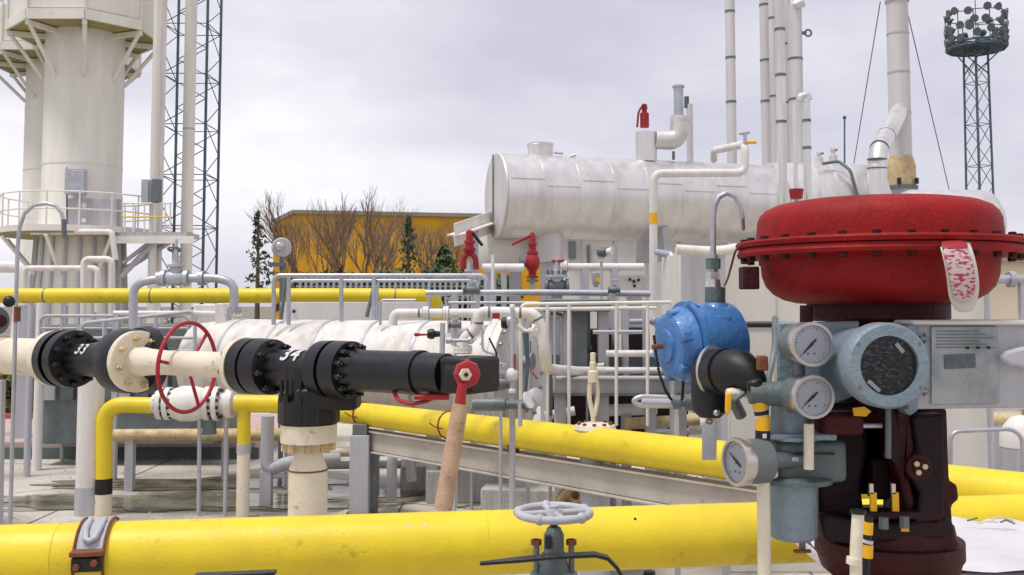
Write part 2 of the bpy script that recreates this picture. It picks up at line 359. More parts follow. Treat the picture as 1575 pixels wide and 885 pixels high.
# ------------------------------------------------------------------ far background
def foliage(b, c, r, n, size, rnd, squash=1.0):
    for _ in range(n):
        d = Vector((rnd.gauss(0, 1), rnd.gauss(0, 1), rnd.gauss(0, 1))).normalized()*rnd.random()**.4
        p = Vector(c)+Vector((d.x*r, d.y*r, d.z*r*squash))
        u = Vector((rnd.gauss(0, 1), rnd.gauss(0, 1), rnd.gauss(0, 1))).normalized(); q = u.orthogonal().normalized()
        s = size*rnd.uniform(.5, 1.2); k = len(b.v)
        b.v += [p-u*s, p+q*s*.45, p+u*s, p-q*s*.45]; b.f.append((k, k+1, k+2, k+3))
Zw = 90
t = thing('warehouse', 'long ochre yellow warehouse with thin grey roof edge behind bare trees', 'building', (W(600, 400, Zw).x, Zw, 0))
g = W(0, 470, Zw)
poly = [(W(a, y, Zw).x, W(a, y, Zw).z) for a, y in ((421, 343), (452, 328), (960, 338))]
poly = [(poly[0][0], 0)]+poly+[(poly[-1][0], 0)]
MB().prism(poly, (0, Zw, 0), (1, 0, 0), (0, 0, 1), (0, 35, 0)).build('wall', M['orange'], t)
b = MB()
for (a, c) in ((1, 2), (2, 3)):
    b.beam((poly[a][0], Zw-.1, poly[a][1]+.1), (poly[c][0], Zw-.1, poly[c][1]+.1), .5, .35)
b.build('roof_edge', M['trim'], t)
for k in range(14):
    x = poly[0][0]+1.6+k*2.35
    if x < poly[-1][0]: strut(t, 'wall_rib', (x, Zw-.03, 0), (x, Zw-.03, poly[1][1]-1.1), .07, M['orange'], sq=True)
t = thing('annex_building', 'plain beige rendered wall of low building at right edge', 'building', (W(1560, 500, 24).x, 24, 0))
p = W(1500, 404, 24)
MB().box(((p.x+6), 27, p.z/2), (12, 6, p.z)).build('wall', M['beige'], t)
MB().box(((p.x+6), 27, p.z+.06), (12.4, 6.4, .12)).build('roof_edge', M['trim'], t)
# hedge and fence
b = MB(); rnd = random.Random(3)
for k in range(60):
    px = 455+k*5.3; foliage(b, W(px, rnd.uniform(452, 462), 50), 1.15, 90, .32, rnd, 1.1)
o = b.build('hedge', M['leaf'], fix=False); tag(o, 'dark low line of shrubs at the foot of the ochre warehouse', 'hedge'); o['kind'] = 'stuff'
t = thing('boundary_fence', 'pale post fence standing before dark shrubs and ochre warehouse', 'fence', (W(600, 470, 44).x, 44, 0))
for k in range(34):
    px = 462+k*8.6; p = W(px, 427+rnd.uniform(-2, 2), 44); strut(t, 'fence_post', (p.x, 44, 0), (p.x, 44, p.z), .05, M['grey'], sq=True)
for y in (430, 441): strut(t, 'fence_rail', W(456, y, 44.1), W(750, y, 44.1), .035, M['grey'])
def bare_tree(px, pytop, Z, label, spread, sd, trunk=.16):
    rnd = random.Random(sd); top = W(px, pytop, Z); H = top.z
    t = thing('bare_tree', label, 'tree', (top.x, Z, 0), 'leafless trees before the warehouse')
    tr = MB(); tw = MB()
    def grow(p, d, l, r, lev):
        q = p+d*l; (tr if lev < 2 else tw).tube([p, p+d*l*.5+Vector((rnd.gauss(0, .03), rnd.gauss(0, .03), 0))*l, q], [r, r*.85, r*.65], 5 if lev < 2 else 4)
        if lev >= 5: return
        n = 3 if lev else 4
        for k in range(n):
            u, v, _ = basis(d); a = rnd.uniform(0, 6.28); s = rnd.uniform(.25, .6)*spread
            nd = (d+(u*math.cos(a)+v*math.sin(a))*s+Vector((0, 0, .18))).normalized()
            st = q if k == 0 else p+d*l*rnd.uniform(.55, 1)
            grow(st, nd, l*rnd.uniform(.58, .8), r*.58, lev+1)
    grow(Vector((top.x, Z, 0)), Vector((rnd.gauss(0, .04), 0, 1)).normalized(), H*.36, trunk, 0)
    zs = max(v.z for v in tw.v); k = H/zs
    for q in tr.v+tw.v: q.z *= k
    tr.build('trunk', M['bark'], t, fix=False); tw.build('twigs', M['twig'], t, fix=False, kind='stuff')
tl = [(472, 291, 62, 'broad bare tree before left end of the ochre warehouse', .8, 11, .15),
          (512, 300, 66, 'thin bare tree between the broad one and the straight one', .7, 12, .1),
          (517, 292, 60, 'straight bare tree, second strong trunk from warehouse left corner', .6, 13, .13),
          (562, 284, 62, 'tallest bare tree forking upward before middle of the ochre warehouse', .85, 14, .17),
          (592, 300, 67, 'slim bare tree just right of the tallest one', .7, 15, .1),
          (612, 312, 60, 'low bare tree left of the narrow dark conifer', .8, 16, .09),
          (660, 322, 68, 'faint thin bare tree right of the narrow dark conifer', .8, 18, .08),
          (448, 318, 58, 'short bare sapling at the left corner of the warehouse', .7, 31, .07),
          (493, 322, 56, 'bare sapling between broad and straight bare trees', .8, 32, .07),
          (540, 308, 57, 'bushy leafless tree left of the tallest bare tree', .9, 33, .08),
          (578, 310, 56, 'bushy leafless tree touching the tallest one on its right', .9, 34, .08),
          (640, 326, 57, 'low leafless thicket tree beside narrow conifer', .95, 35, .08),
          (700, 345, 60, 'low leafless tree near the right end of the warehouse', .95, 36, .08),
          (672, 340, 56, 'spreading leafless tree left of rounded dark conifer', .95, 37, .08)]
for a in tl: bare_tree(*a)
def conifer(px, pyt, pyb, Z, label, wd, sd, dens=26, sz=.28):
    rnd = random.Random(sd); top = W(px, pyt, Z); lo = W(px, pyb, Z).z
    t = thing('conifer', label, 'tree', (top.x, Z, 0))
    MB().tube([(top.x, Z, 0), (top.x, Z, top.z)], [.16, .03], 7).build('trunk', M['bark'], t, fix=False)
    b = MB()
    for k in range(26):
        z = lo+(top.z-lo)*(k/26); r = wd*(1-k/27)*rnd.uniform(.5, 1.1)
        for j in range(3):
            a = rnd.uniform(0, 6.28); q = Vector((top.x+math.cos(a)*r*.6, Z+math.sin(a)*r*.6, z-.05*r))
            foliage(b, q, r*.42+.08, dens, sz, rnd, .4)
    b.build('crown', M['leaf'], t, fix=False)
conifer(398, 322, 440, 50, 'sparse dark conifer standing alone left of the ochre warehouse', 1.1, 4, 4, .16)
conifer(629, 330, 430, 55, 'narrow dark conifer growing before the ochre warehouse', 1.1, 5, 4, .18)
conifer(683, 378, 440, 50, 'small rounded dark green conifer near right end of warehouse', 1.9, 6, 9, .2)
conifer(20, 1000, 1001, 300, 'x', .1, 9) if False else None
b = MB(); p = W(36, 612, 15.5); foliage(b, (p.x-.1, 15.5, .5), .62, 1500, .1, random.Random(8), .85)
o = b.build('crown', M['leaf2'], None, fix=False); o.name = 'shrub'; tag(move_origin(o), 'olive green leafy shrub behind red kerb at the left edge', 'shrub')
# ------------------------------------------------------------------ towers on the left
def octring(c, r, z, h, th, mat, name, parent, n=8, ph=math.pi/8):
    b = MB(); 
    for i in range(n):
        a0, a1 = 2*math.pi*i/n+ph, 2*math.pi*(i+1)/n+ph
        p0 = Vector((c.x+r*math.cos(a0), c.y+r*math.sin(a0), z+h/2)); p1 = Vector((c.x+r*math.cos(a1), c.y+r*math.sin(a1), z+h/2))
        d = (p1-p0); Mx = Matrix((d.normalized(), Vector((-d.y, d.x, 0)).normalized(), Vector((0, 0, 1)))).transposed()
        pa = MB().box((p0+p1)/2, (d.length-.01, th, h), Mx).build(name, mat, parent)
def tower(px, Z, rpx, ylow, yup, prx, label, lowplat, skirt):
    c = W(px, 300, Z); r = rpx*U(Z); zu = W(px, yup, Z).z; zl = W(px, ylow, Z).z if ylow else 0; pr = prx*U(Z)
    t = thing('process_tower', label, 'tower', (c.x, c.y, 0))
    c = Vector((c.x, Z, 0))
    H = zu+5
    MB().lathe(c, (0, 0, 1), [(0, r*1.28), (zl*.55, r*1.12), (zl+.9, r*1.02), (zl+.95, r), (zu, r), (H, r*1.02)], 48).build('shell', M['tower'], t)
    # upper octagonal platform with solid side panels
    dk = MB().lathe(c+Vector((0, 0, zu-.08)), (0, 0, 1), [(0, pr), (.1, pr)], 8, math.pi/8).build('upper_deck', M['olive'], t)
    octring(c, pr+.02, zu-.1, .22, .05, M['tower'], 'deck_edge', t)
    octring(c, pr-.03, zu+.16, .95, .02, M['tower'], 'side_panel', t)
    for i in range(8):
        a = 2*math.pi*i/8+math.pi/8; q = c+Vector((math.cos(a)*pr, math.sin(a)*pr, 0))
        strut(t, 'rail_post', q+Vector((0, 0, zu+.12)), q+Vector((0, 0, zu+2.3)), .022, M['tower'])
        strut(t, 'brace', q+Vector((0, 0, zu-.1)), c+Vector((math.cos(a)*r, math.sin(a)*r, zu-1.15)), .045, M['tower'])
        strut(t, 'deck_beam', q+Vector((0, 0, zu-.16)), c+Vector((math.cos(a)*r*.9, math.sin(a)*r*.9, zu-.16)), .05, M['tower'], sq=True)
    for z in (1.25, 2.25):
        b = MB(); n = 8
        for i in range(8):
            a0, a1 = 2*math.pi*i/8+math.pi/8, 2*math.pi*(i+1)/8+math.pi/8
            strut(t, 'hand_rail', c+Vector((math.cos(a0)*pr, math.sin(a0)*pr, zu+z)), c+Vector((math.cos(a1)*pr, math.sin(a1)*pr, zu+z)), .02, M['tower'])
    for z in (zu-1.4, zu-3.1, zu+1.6):
        MB().lathe(c+Vector((0, 0, z)), (0, 0, 1), [(0, r+.006), (.05, r+.006)], 48).build('seam_band', M['tower'], t)
    if lowplat:
        pl = 113*U(Z)
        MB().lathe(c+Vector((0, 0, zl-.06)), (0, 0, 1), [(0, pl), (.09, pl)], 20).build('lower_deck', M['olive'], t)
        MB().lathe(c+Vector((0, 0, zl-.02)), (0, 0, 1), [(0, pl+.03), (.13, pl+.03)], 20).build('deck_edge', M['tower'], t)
        for i in range(16):
            a = 2*math.pi*i/16; q = c+Vector((math.cos(a)*pl, math.sin(a)*pl, 0)); q2 = c+Vector((math.cos(a+math.pi/8)*pl, math.sin(a+math.pi/8)*pl, 0))
            strut(t, 'rail_post', q+Vector((0, 0, zl+.1)), q+Vector((0, 0, zl+.82)), .018, M['tower'])
            for z in (.45, .82): strut(t, 'hand_rail', q+Vector((0, 0, zl+z)), q2+Vector((0, 0, zl+z)), .016, M['tower'])
            if i % 2 == 0: strut(t, 'brace', q+Vector((0, 0, zl-.1)), c+Vector((math.cos(a)*r*1.15, math.sin(a)*r*1.15, zl-.9)), .04, M['tower'])
        # vertical ribs of the skirt
        for i in range(20):
            a = 2*math.pi*i/20+.1; strut(t, 'skirt_rib', c+Vector((math.cos(a)*r*1.3, math.sin(a)*r*1.3, 0)), c+Vector((math.cos(a)*r*1.10, math.sin(a)*r*1.10, zl-.1)), .025, M['grey'], sq=True)
    return t, c, r, zl
T2 = tower(92, 27, 52, 372, 98, 112, 'rear cream process tower half hidden at the left edge', False, 0)
T1, tc_, tr_, tzl = tower(126, 22, 57.5, 362, 52, 110, 'tall cream process tower with octagonal platform and lower walkway', True, 1)
fc = lambda px, py, Z: W(px, py, Z)
# casing panels and cabinet on the tower front
t = T1
q0, q1 = fc(104, 352, 21.1), fc(182, 306, 21.1)
MB().box(((q0.x+q1.x)/2, 21.15, (q0.z+q1.z)/2), (q1.x-q0.x, .25, q1.z-q0.z)).build('casing_panel', M['grey'], t, .01)
for y in (316, 339): MB().ball(fc(130, y, 21.0), .06).build('casing_knob', M['white'], t)
t = thing('wall_cabinet', 'grey metal cabinet mounted on the tall cream tower front', 'cabinet', fc(117, 300, 21.0))
MB().box(fc(117, 280, 20.98), (28*U(21), .24, 39*U(21))).build('case', M['grey'], t, .01)
MB().box(fc(117.5, 280, 20.84), (24*U(21), .02, 35*U(21))).build('door', M['steel'], t, .004)
strut(t, 'conduit', fc(103, 258, 20.95), fc(103, 352, 20.95), .02, M['dsteel'])
# walkway from tower to the right
t = thing('access_walkway', 'grey walkway bridging from the tall tower towards the lattice mast', 'walkway', fc(240, 365, 21.4))
MB().box((fc(238, 363, 21.4)), (118*U(21.4), .9, .1)).build('deck', M['grey'], t)
MB().box((fc(238, 369, 20.93)), (118*U(21.4), .04, .16)).build('deck_edge', M['tower'], t)
strut(t, 'brace', fc(187, 425, 21.2), fc(238, 372, 21.2), .06, M['grey']); strut(t, 'brace', fc(189, 405, 21.2), fc(232, 372, 21.2), .045, M['grey']); strut(t, 'brace', fc(190, 416, 21.6), fc(262, 372, 21.6), .06, M['grey'])
for px in (192, 205, 222, 238, 254, 262):
    strut(t, 'rail_post', fc(px, 358, 20.95), fc(px, 312, 20.95), .018, M['tower'])
for y in (313, 334): strut(t, 'hand_rail', fc(188, y, 20.95), fc(264, y, 20.95), .018, M['yellow2'] if y == 334 else M['tower'])
# stack pipes beside the tower
def vpipe(name, label, cat, px, yt, yb, Z, rpx, mat, bands=(), group=None, cap=False, n=22):
    m = W(px, 0.5*(yt+(yb or 600)), Z); zt = W(px, yt, Z).z; zb = W(px, yb, Z).z if yb else 0
    t = thing(name, label, cat, (m.x, Z, zb), group); r = rpx*U(Z)
    MB().cyl((m.x, Z, zb), (m.x, Z, zt), r, n).build('pipe_wall', mat, t)
    for y in bands:
        z = W(px, y, Z).z; MB().lathe((m.x, Z, z), (0, 0, 1), [(0, r+.006), (.035, r+.006)], n).build('joint_band', M['dsteel'] if mat != M['tower'] else M['grey'], t)
    return t
vpipe('vertical_pipe', 'cream vertical pipe with grey junction box beside tall tower', 'pipe', 237, -60, None, 21.3, 6, M['tower'])
vpipe('vertical_pipe', 'thin cream pipe right against the lattice mast', 'pipe', 247, -60, None, 21.8, 4.5, M['white'])
vpipe('vertical_pipe', 'wide cream vertical pipe passing in front of the lattice mast', 'pipe', 289, -60, None, 22.5, 9, M['tower'], (200, 360))
t = thing('junction_box', 'grey junction box pair on cream vertical pipe by mast', 'box', fc(232, 312, 21.1))
MB().box(fc(225, 295, 21.1), (11*U(21), .2, 37*U(21))).build('case', M['grey'], t, .01); MB().box(fc(241, 294, 21.0), (12*U(21), .2, 36*U(21))).build('case', M['dsteel'], t, .01)
# lattice mast
def mast(px, Z, wpx, z0, z1, step, label, mat, rl, rb, name='lattice_mast', wtop=None, yaw=0):
    c = W(px, 300, Z); h = wpx*U(Z)/2; ht = (wtop or wpx)*U(Z)/2
    t = thing(name, label, 'mast', (c.x, Z, z0))
    sg = [(-1, -1), (1, -1), (1, 1), (-1, 1)]; cy, sy = math.cos(yaw), math.sin(yaw)
    def P(i, z):
        k = (z-z0)/(z1-z0); s = h*(1-k)+ht*k; x, y = sg[i % 4][0]*s, sg[i % 4][1]*s
        return Vector((c.x+x*cy-y*sy, Z+x*sy+y*cy, z))
    for i in range(4): strut(t, 'mast_leg', P(i, z0), P(i, z1), rl, mat, sq=True)
    z = z0; k = 0
    while z+step <= z1+.01:
        for i in range(4):
            a, b_ = (i, i+1) if k % 2 == 0 else (i+1, i)
            strut(t, 'brace', P(a, z), P(b_, z+step), rb, mat, 6)
            if k % 2 == 0: strut(t, 'cross_bar', P(i, z), P(i+1, z), rb, mat, 6)
        z += step; k += 1
    return t, c, P
mast(291, 24, 68, 0, 11.6, .62, 'dark green lattice mast rising behind wide cream pipe', M['lattice'], .027, .012)
# floodlight mast on the right
t, c, P = mast(1507, 60, 29, 0, W(1505, 78, 60).z, 1.3, 'tall lattice floodlight mast with crowd of lamps at right', M['lattice'], .05, .022, 'floodlight_mast', wtop=24, yaw=.35)
zt = W(1505, 76, 60).z; c = Vector((W(1502, 76, 60).x, 60, 0))
pr = 44*U(60)
for hz_ in (0, .3): MB().torus((c.x, 60, zt+hz_), (0, 0, 1), pr*.97, .08, 12, 6).build('platform_ring', M['lattice'], t)
for i in range(9): a_ = -1+2*(i+.5)/9; hw_ = pr*math.sqrt(1-a_*a_); strut(t, 'platform_beam', (c.x-hw_, 60+a_*pr, zt+.1), (c.x+hw_, 60+a_*pr, zt+.1), .09, M['lattice'], sq=True)
MB().lathe((c.x, 60, zt+.05), (0, 0, 1), [(0, pr*.45), (.15, pr*.45)], 12).build('platform_centre', M['lattice'], t)
for i in range(12):
    a = i/12*6.283; q = Vector((c.x+pr*math.cos(a), 60+pr*math.sin(a), zt+.2))
    strut(t, 'frame_post', q, q+Vector((0, 0, 1.9)), .035, M['lattice'], 6)
    q2 = Vector((c.x+pr*math.cos(a+.5236), 60+pr*math.sin(a+.5236), zt+.2))
    for hz in (.9, 1.9): strut(t, 'frame_bar', q+Vector((0, 0, hz)), q2+Vector((0, 0, hz)), .03, M['lattice'], 6)
    if i % 3 == 0: strut(t, 'brace', q, P(i//3, zt-1.6), .04, M['lattice'], 6)
strut(t, 'spire', (c.x, 60, zt), (c.x, 60, zt+3.6), .03, M['lattice'], 6)
rnd = random.Random(5)
lampm = None
for lev, hz in enumerate((.55, .95, 1.4, 2.1)):
    nl = (13, 10, 12, 13)[lev]
    for i in range(nl):
        a = i/nl*6.283+lev*.25+rnd.uniform(-.12, .12); d = Vector((math.cos(a), math.sin(a), -.25)).normalized()
        q = Vector((c.x+pr*.96*math.cos(a), 60+pr*.96*math.sin(a), zt+hz+rnd.uniform(-.14, .16)))
        if lampm is None:
            lm = MB().lathe((0, 0, -.25), (0, 0, 1), [(0, .06), (.12, .1), (.18, .16), (.34, .25), (.37, .25)], 12).build('floodlight', M['dsteel'], t); lampm = lm
            o = lm
        else: o = lampm.copy(); C.objects.link(o); o.parent = t
        o.location = q-Vector(t['_loc']); o.rotation_mode = 'QUATERNION'; o.rotation_quaternion = rotm(d).to_quaternion()
        if lampm is o: o.data.transform(Matrix.Translation(Vector(t['_loc'])))
# ------------------------------------------------------------------ tanks, stacks and piping behind
def run(name, label, cat, pts, r, mat, fil=None, group=None, n=14, bands=(), flanges=(), fr=1.9, ft=None, fmat=None, extra=None, supports=()):
    """a pipe along points given by (px, py, Z); flanges at given fractions of a segment: (seg, t)"""
    P = [W(*p) for p in pts] if not isinstance(pts[0], Vector) else pts
    lo = min(P, key=lambda q: q.z)
    t = thing(name, label, cat, lo, group)
    MB().tube(P, r, n, fil if fil else r*2.6).build('pipe_wall', mat, t)
    for (s, f) in bands:
        a = (P[s+1]-P[s]).normalized(); q = P[s].lerp(P[s+1], f); MB().lathe(q-a*.008, a, [(0, r*1.03), (.016, r*1.03)], n).build('joint_band', M['dsteel'], t)
    for (s, f) in flanges:
        a = (P[s+1]-P[s]).normalized(); q = P[s].lerp(P[s+1], f); th = ft or r*.55
        for sg in (-1, 1): MB().lathe(q+a*sg*(th*.55)-a*th*.5, a, [(0, r*fr), (th, r*fr)], 20).build('flange', fmat or mat, t)
        MB().hexes(q-a*th*1.35, a, r*fr*.8, 8, r*.17, th*2.7).build('bolts', M['dsteel'], t, kind='stuff')
    for (px, py, Z, rr) in supports:
        p = W(px, py, Z); strut(t, 'support', (p.x, p.y, 0), p, rr, M['grey'], sq=True)
    return t
# big insulated tank
A = W(765, 301, 13.0); B = W(1165, 315, 14.1); B.z = A.z; ax = (B-A).normalized(); Lt = (B-A).length; r = 65.5*U(13)
u_, v_, _ = basis(ax)
TANKAX = ax
t = thing('insulated_tank', 'large silver clad horizontal tank high above with flat round left end', 'tank', (A.x, A.y, A.z-r))
MB().lathe(A, ax, [(0, r), (Lt, r), (Lt+.16, r*.95), (Lt+.29, r*.8), (Lt+.37, r*.55), (Lt+.4, r*.2), (Lt+.4, .01)], 64).build('shell', M['alu'], t)
MB().lathe(A-ax*.05, ax, [(0, r*.3), (.02, r*.985), (.045, r*1.004)], 64).build('end_plate', M['stack'], t)
for k in range(1, 8):
    MB().lathe(A+ax*(Lt*k/8), ax, [(0, r+.004), (.018, r+.004)], 64).build('cladding_band', M['alu'], t)
for (a_, n_) in ((0, 8), (1, 8)):
    pass
for k in range(8):   # lap joints along the cladding sheets
    an = 12+(-4 if k % 2 else 5); d = -Vector((0, 1, 0))*math.cos(R_(an))+Vector((0, 0, 1))*math.sin(R_(an)); d = (d-ax*d.dot(ax)).normalized()
    MB().beam(A+ax*(Lt*k/8+.04)+d*(r+.002), A+ax*(Lt*(k+1)/8)+d*(r+.001), .012, .01).build('lap_seam', M['stack'], t)
for d in (Vector((0, 0, 1)), -Vector((0, 0, 1))):
    pass
MB().beam(A-ax*.06-Vector((0, 0, r*.97)), A-ax*.06+Vector((0, 0, r*.97)), .02, .012).build('end_seam', M['dsteel'], t)
q = A+ax*Lt*.575; MB().prism([(-.5, -r-.3), (.5, -r-.3), (.42, -r*.7), (-.42, -r*.7)], q-ax*.04, Vector((-ax.y, ax.x, 0)), (0, 0, 1), ax*.08).build('saddle', M['grey'], t, .008)
strut(t, 'saddle_post', (q.x, q.y, 0), (q.x, q.y, A.z-r-.25), .04, M['grey'], sq=True)
for f in (.2, .98):
    q = A+ax*Lt*f; strut(t, 'saddle_post', (q.x, q.y, 0), (q.x, q.y, A.z-r*.9), .1, M['grey'], sq=True)
zt = lambda f: A+ax*Lt*f+Vector((0, 0, r))
# manhole
q = W(831, 237, 13.2); t = thing('manhole_can', 'short wide silver can standing on the left end of big tank', 'can', (q.x, q.y, zt(0).z-.02))
MB().lathe((q.x, q.y, zt(0).z-.03), (0, 0, 1), [(0, 20*U(13)), (19*U(13), 20*U(13)), (20*U(13), 21*U(13)), (22.5*U(13), 21*U(13)), (22.6*U(13), .02)], 32).build('can_wall', M['alu'], t)
for a_, b_ in (((852, 235), (866, 236)), ((872, 243), (886, 238))): strut(t, 'tapping', W(*a_, 13.1), W(*b_, 13.1), .016, M['steel'])
# second tank behind
A2 = W(1180, 312, 15.4); B2 = W(1322, 318, 15.5); B2.z = A2.z; a2 = (B2-A2).normalized(); L2 = (B2-A2).length; r2 = 61*U(15.5)
t = thing('insulated_tank', 'second silver tank behind the stack bundle, partly hidden by red actuator', 'tank', (A2.x, A2.y, A2.z-r2))
MB().lathe(A2, a2, [(0, r2), (L2, r2), (L2+.16, r2*.93), (L2+.3, r2*.76), (L2+.4, r2*.5), (L2+.44, .1), (L2+.44, .01)], 56).build('shell', M['alu'], t)
for k in (1, 2, 3, 4): MB().lathe(A2+a2*(L2*k/5), a2, [(0, r2+.006), (.035, r2+.006)], 56).build('cladding_band', M['stack'], t)
for f in (.15, .85):
    q = A2+a2*L2*f; strut(t, 'saddle_post', (q.x, q.y, 0), (q.x, q.y, A2.z-r2*.8), .2, M['grey'], sq=True)
hvessel_later = True
t = run('cable_conduit', 'thin grey conduit curving over the top of second tank', 'conduit', [(1265, 252, 15.0), (1290, 248, 15.0), (1308, 262, 14.85), (1318, 300, 14.8)], .025, M['dsteel'])
# relief valve assembly
q = W(994, 242, 13.5); zb = A.z+r-.04
t = thing('relief_valve', 'small red relief valve on silver can atop the big tank', 'valve', (q.x, q.y, zb))
u1 = U(13.5)
MB().lathe((q.x, q.y, zb), (0, 0, 1), [(0, 16.5*u1), (46*u1, 16.5*u1), (46.1*u1, .02)], 28).build('base_can', M['alu'], t)
zc = W(994, 193, 13.5).z
MB().lathe((q.x-.02, q.y, zc-.03), (0, 0, 1), [(0, 7*u1), (22*u1, 7*u1), (24*u1, 4*u1), (28*u1, 4*u1), (30*u1, 5*u1), (36*u1, 4*u1), (37*u1, .01)], 16).build('bonnet', M['redv'], t)
MB().tube([W(990, 160, 13.45), W(982, 172, 13.45), W(980, 196, 13.45)], .015, 8, .05).build('lift_lever', M['redv'], t)
t = thing('vent_elbow', 'fat silver elbow rising into a grey vent pipe on tank', 'pipe', W(1012, 222, 13.5))
pe = [W(1008, 215, 13.5), W(1043, 217, 13.5), W(1046, 180, 13.5)]
MB().tube(pe, 15*u1, 24, 26*u1, 7).build('elbow', M['alu'], t)
MB().lathe(W(1046, 188, 13.5), (0, 0, 1), [(0, 15.5*u1), (5*u1, 15.5*u1)], 24).build('collar', M['stack'], t)
MB().lathe(W(1044, 186, 13.5), (0, 0, 1), [(0, 7.5*u1), (52*u1, 7.5*u1), (52*u1, 9.5*u1), (55*u1, 9.5*u1), (55*u1, 7*u1), (40*u1, 7*u1)], 24).build('vent_pipe', M['steel'], t)
strut(t, 'support', W(1036, 233, 13.5), W(1036, 246, 13.5), .02, M['dsteel'])
t = vpipe('vent_pipe', 'thin silver vent pipe with dark cap behind the elbow', 'pipe', 1061, 161, 248, 13.9, 5, M['stack']); strut(t, 'cap', W(1056, 166, 13.9), W(1056, 149, 13.9), .035, M['lattice'])
for (a, b, c, d, l) in ((1276, 252, 238, 9, 'small silver nozzle valve left of pair on second tank'), (1283.5, 252, 232, 9, 'taller silver nozzle valve right of pair on second tank')):
    px = a-16 if a < 1280 else a-2; q = W(px, 250, 15.4)
    t = thing('nozzle_valve', l, 'valve', q); k = U(15.4)
    hh = (250-c)*k
    MB().lathe(q-Vector((0, 0, .1)), (0, 0, 1), [(0, 6*k), (.1+hh*.6, 6*k), (.1+hh*.65, 3*k), (.1+hh, 3*k), (.1+hh, 4*k), (.1+hh+4*k, 4*k), (.1+hh+5*k, .01)], 14).build('valve_body', M['stack'], t)
    strut(t, 'hand_lever', q+Vector((0, 0, hh*.9)), q+Vector((.07, 0, hh*.9+.04)), .015, M['lattice'])
t = thing('lightning_rod', 'thin lightning rod with small tip on the second tank', 'rod', W(1299, 250, 15.5)); strut(t, 'rod', W(1299, 258, 15.5), W(1299, 181, 15.5), .014, M['lattice']); MB().ball(W(1299, 181, 15.5), .03).build('tip', M['lattice'], t)
# stacks
vpipe('vertical_stack', 'single silver stack standing alone behind the big tank', 'stack', 1126, -70, None, 15.6, 7.5, M['stack'], (20, 91, 159))
vpipe('vertical_stack', 'leftmost silver stack of the close bundle behind tank', 'stack', 1180, -70, None, 16.4, 8, M['stack'], (10, 95, 158))
vpipe('vertical_stack', 'second slim silver stack of the close bundle', 'stack', 1191, -70, None, 16.0, 5, M['stack'], (30, 150))
vpipe('vertical_stack', 'bright foremost stack of the close bundle passing before tank', 'stack', 1203, -70, None, 12.2, 7.6, M['alu'], (48, 118, 190))
vpipe('vertical_stack', 'dull grey stack squeezed in middle of the close bundle', 'stack', 1213, -70, None, 16.6, 7, M['stack'], (70, 160))
t = vpipe('capped_stack', 'wide silver stack with tilted bright cap and ring bracket', 'stack', 1227, 10, None, 16.0, 11, M['stack'], (93, 155))
k = U(16); MB().lathe(W(1222, 9, 15.9), Vector((.75, -.25, .3)), [(0, 7*k), (14*k, 8*k), (15*k, 7*k), (15*k, .01)], 20).build('cap', M['alu'], t)
MB().torus(W(1243, 51, 16), (0, 1, 0), 5*k, 1.6*k, 20, 8).build('ring_bracket', M['dsteel'], t); strut(t, 'bracket_arm', W(1232, 51, 16), W(1240, 51, 16), .03, M['dsteel'])
t = vpipe('vertical_stack', 'short bright silver pipe ending in small side elbow', 'stack', 1244, 152, None, 12.0, 6, M['alu'], (188, 230))
k = U(12); MB().tube([W(1244, 154, 12), W(1243, 146, 12), W(1230, 149, 12), W(1230, 156, 12)], 5.5*k, 14, .05).build('elbow', M['alu'], t)
t = vpipe('thin_downpipe', 'thin bright pipe dropping to a red cap before tank', 'pipe', 1223, 160, 292, 11.8, 3.4, M['alu'])
k = U(11.8); MB().lathe(W(1225, 306, 11.8), (0, 0, 1), [(0, 9*k), (12*k, 11*k), (15*k, 11*k), (15*k, .01)], 18).build('red_cap', M['redv'], t)
strut(t, 'support', (W(1225, 306, 11.8).x, 11.8, 0), W(1225, 306, 11.8), .03, M['grey'])
# exhaust stack
Z = 17; k = U(Z); c = W(1383, 140, Z); zb = W(1383, 290, Z).z
t = thing('exhaust_stack', 'tall tapering silver exhaust stack on rust stained base', 'chimney', (c.x, Z, 0))
MB().lathe((c.x, Z, 0), (0, 0, 1), [(0, 21*k), (zb, 21*k)], 32).build('base_drum', M['grey'], t)
MB().lathe((c.x, Z, zb), (0, 0, 1), [(0, 21.5*k), (34*k, 21.5*k), (40*k, 20*k), (50*k, 17*k), (51*k, .02)], 32).build('rusty_section', M['rustcream'], t)
MB().lathe((c.x, Z, zb+40*k), (0, 0, 1), [(0, 16.8*k), (380*k, 15.8*k)], 32).build('stack_wall', M['stack'], t)
for y in (54, 114, 176): MB().lathe((c.x, Z, W(1383, y, Z).z), (0, 0, 1), [(0, 17*k), (.03, 17*k)], 32).build('joint_band', M['grey'], t)
MB().lathe((c.x, Z, W(1383, 4, Z).z), (0, 0, 1), [(0, 18*k), (.07, 18*k)], 32).build('guy_collar', M['grey'], t)
for dx in (-12, 15): MB().box((c.x+dx*k, Z-21*k, zb+9*k), (5*k, .04, 9*k)).build('vent_slot', M['ink'], t)
MB().lathe((c.x, Z, zb-.02), (0, 0, 1), [(0, 24*k), (.06, 24*k)], 32).build('base_flange', M['dsteel'], t)
t = thing('guy_wire', 'thin guy wire slanting left from the tall exhaust stack', 'wire', W(1318, 242, 20)); strut(t, 'wire', W(1354, 3, 17), W(1312, 260, 21), .009, M['lattice'], 6)
strut(t, 'anchor_post', (W(1312, 260, 21).x, 21, 0), W(1312, 260, 21), .04, M['grey'])
t = thing('guy_wire', 'thin guy wire slanting right from the tall exhaust stack', 'wire', W(1460, 290, 20)); strut(t, 'wire', W(1392, 3, 17), W(1464, 310, 21), .009, M['lattice'], 6)
strut(t, 'anchor_post', (W(1464, 310, 21).x, 21, 0), W(1464, 310, 21), .04, M['grey'])
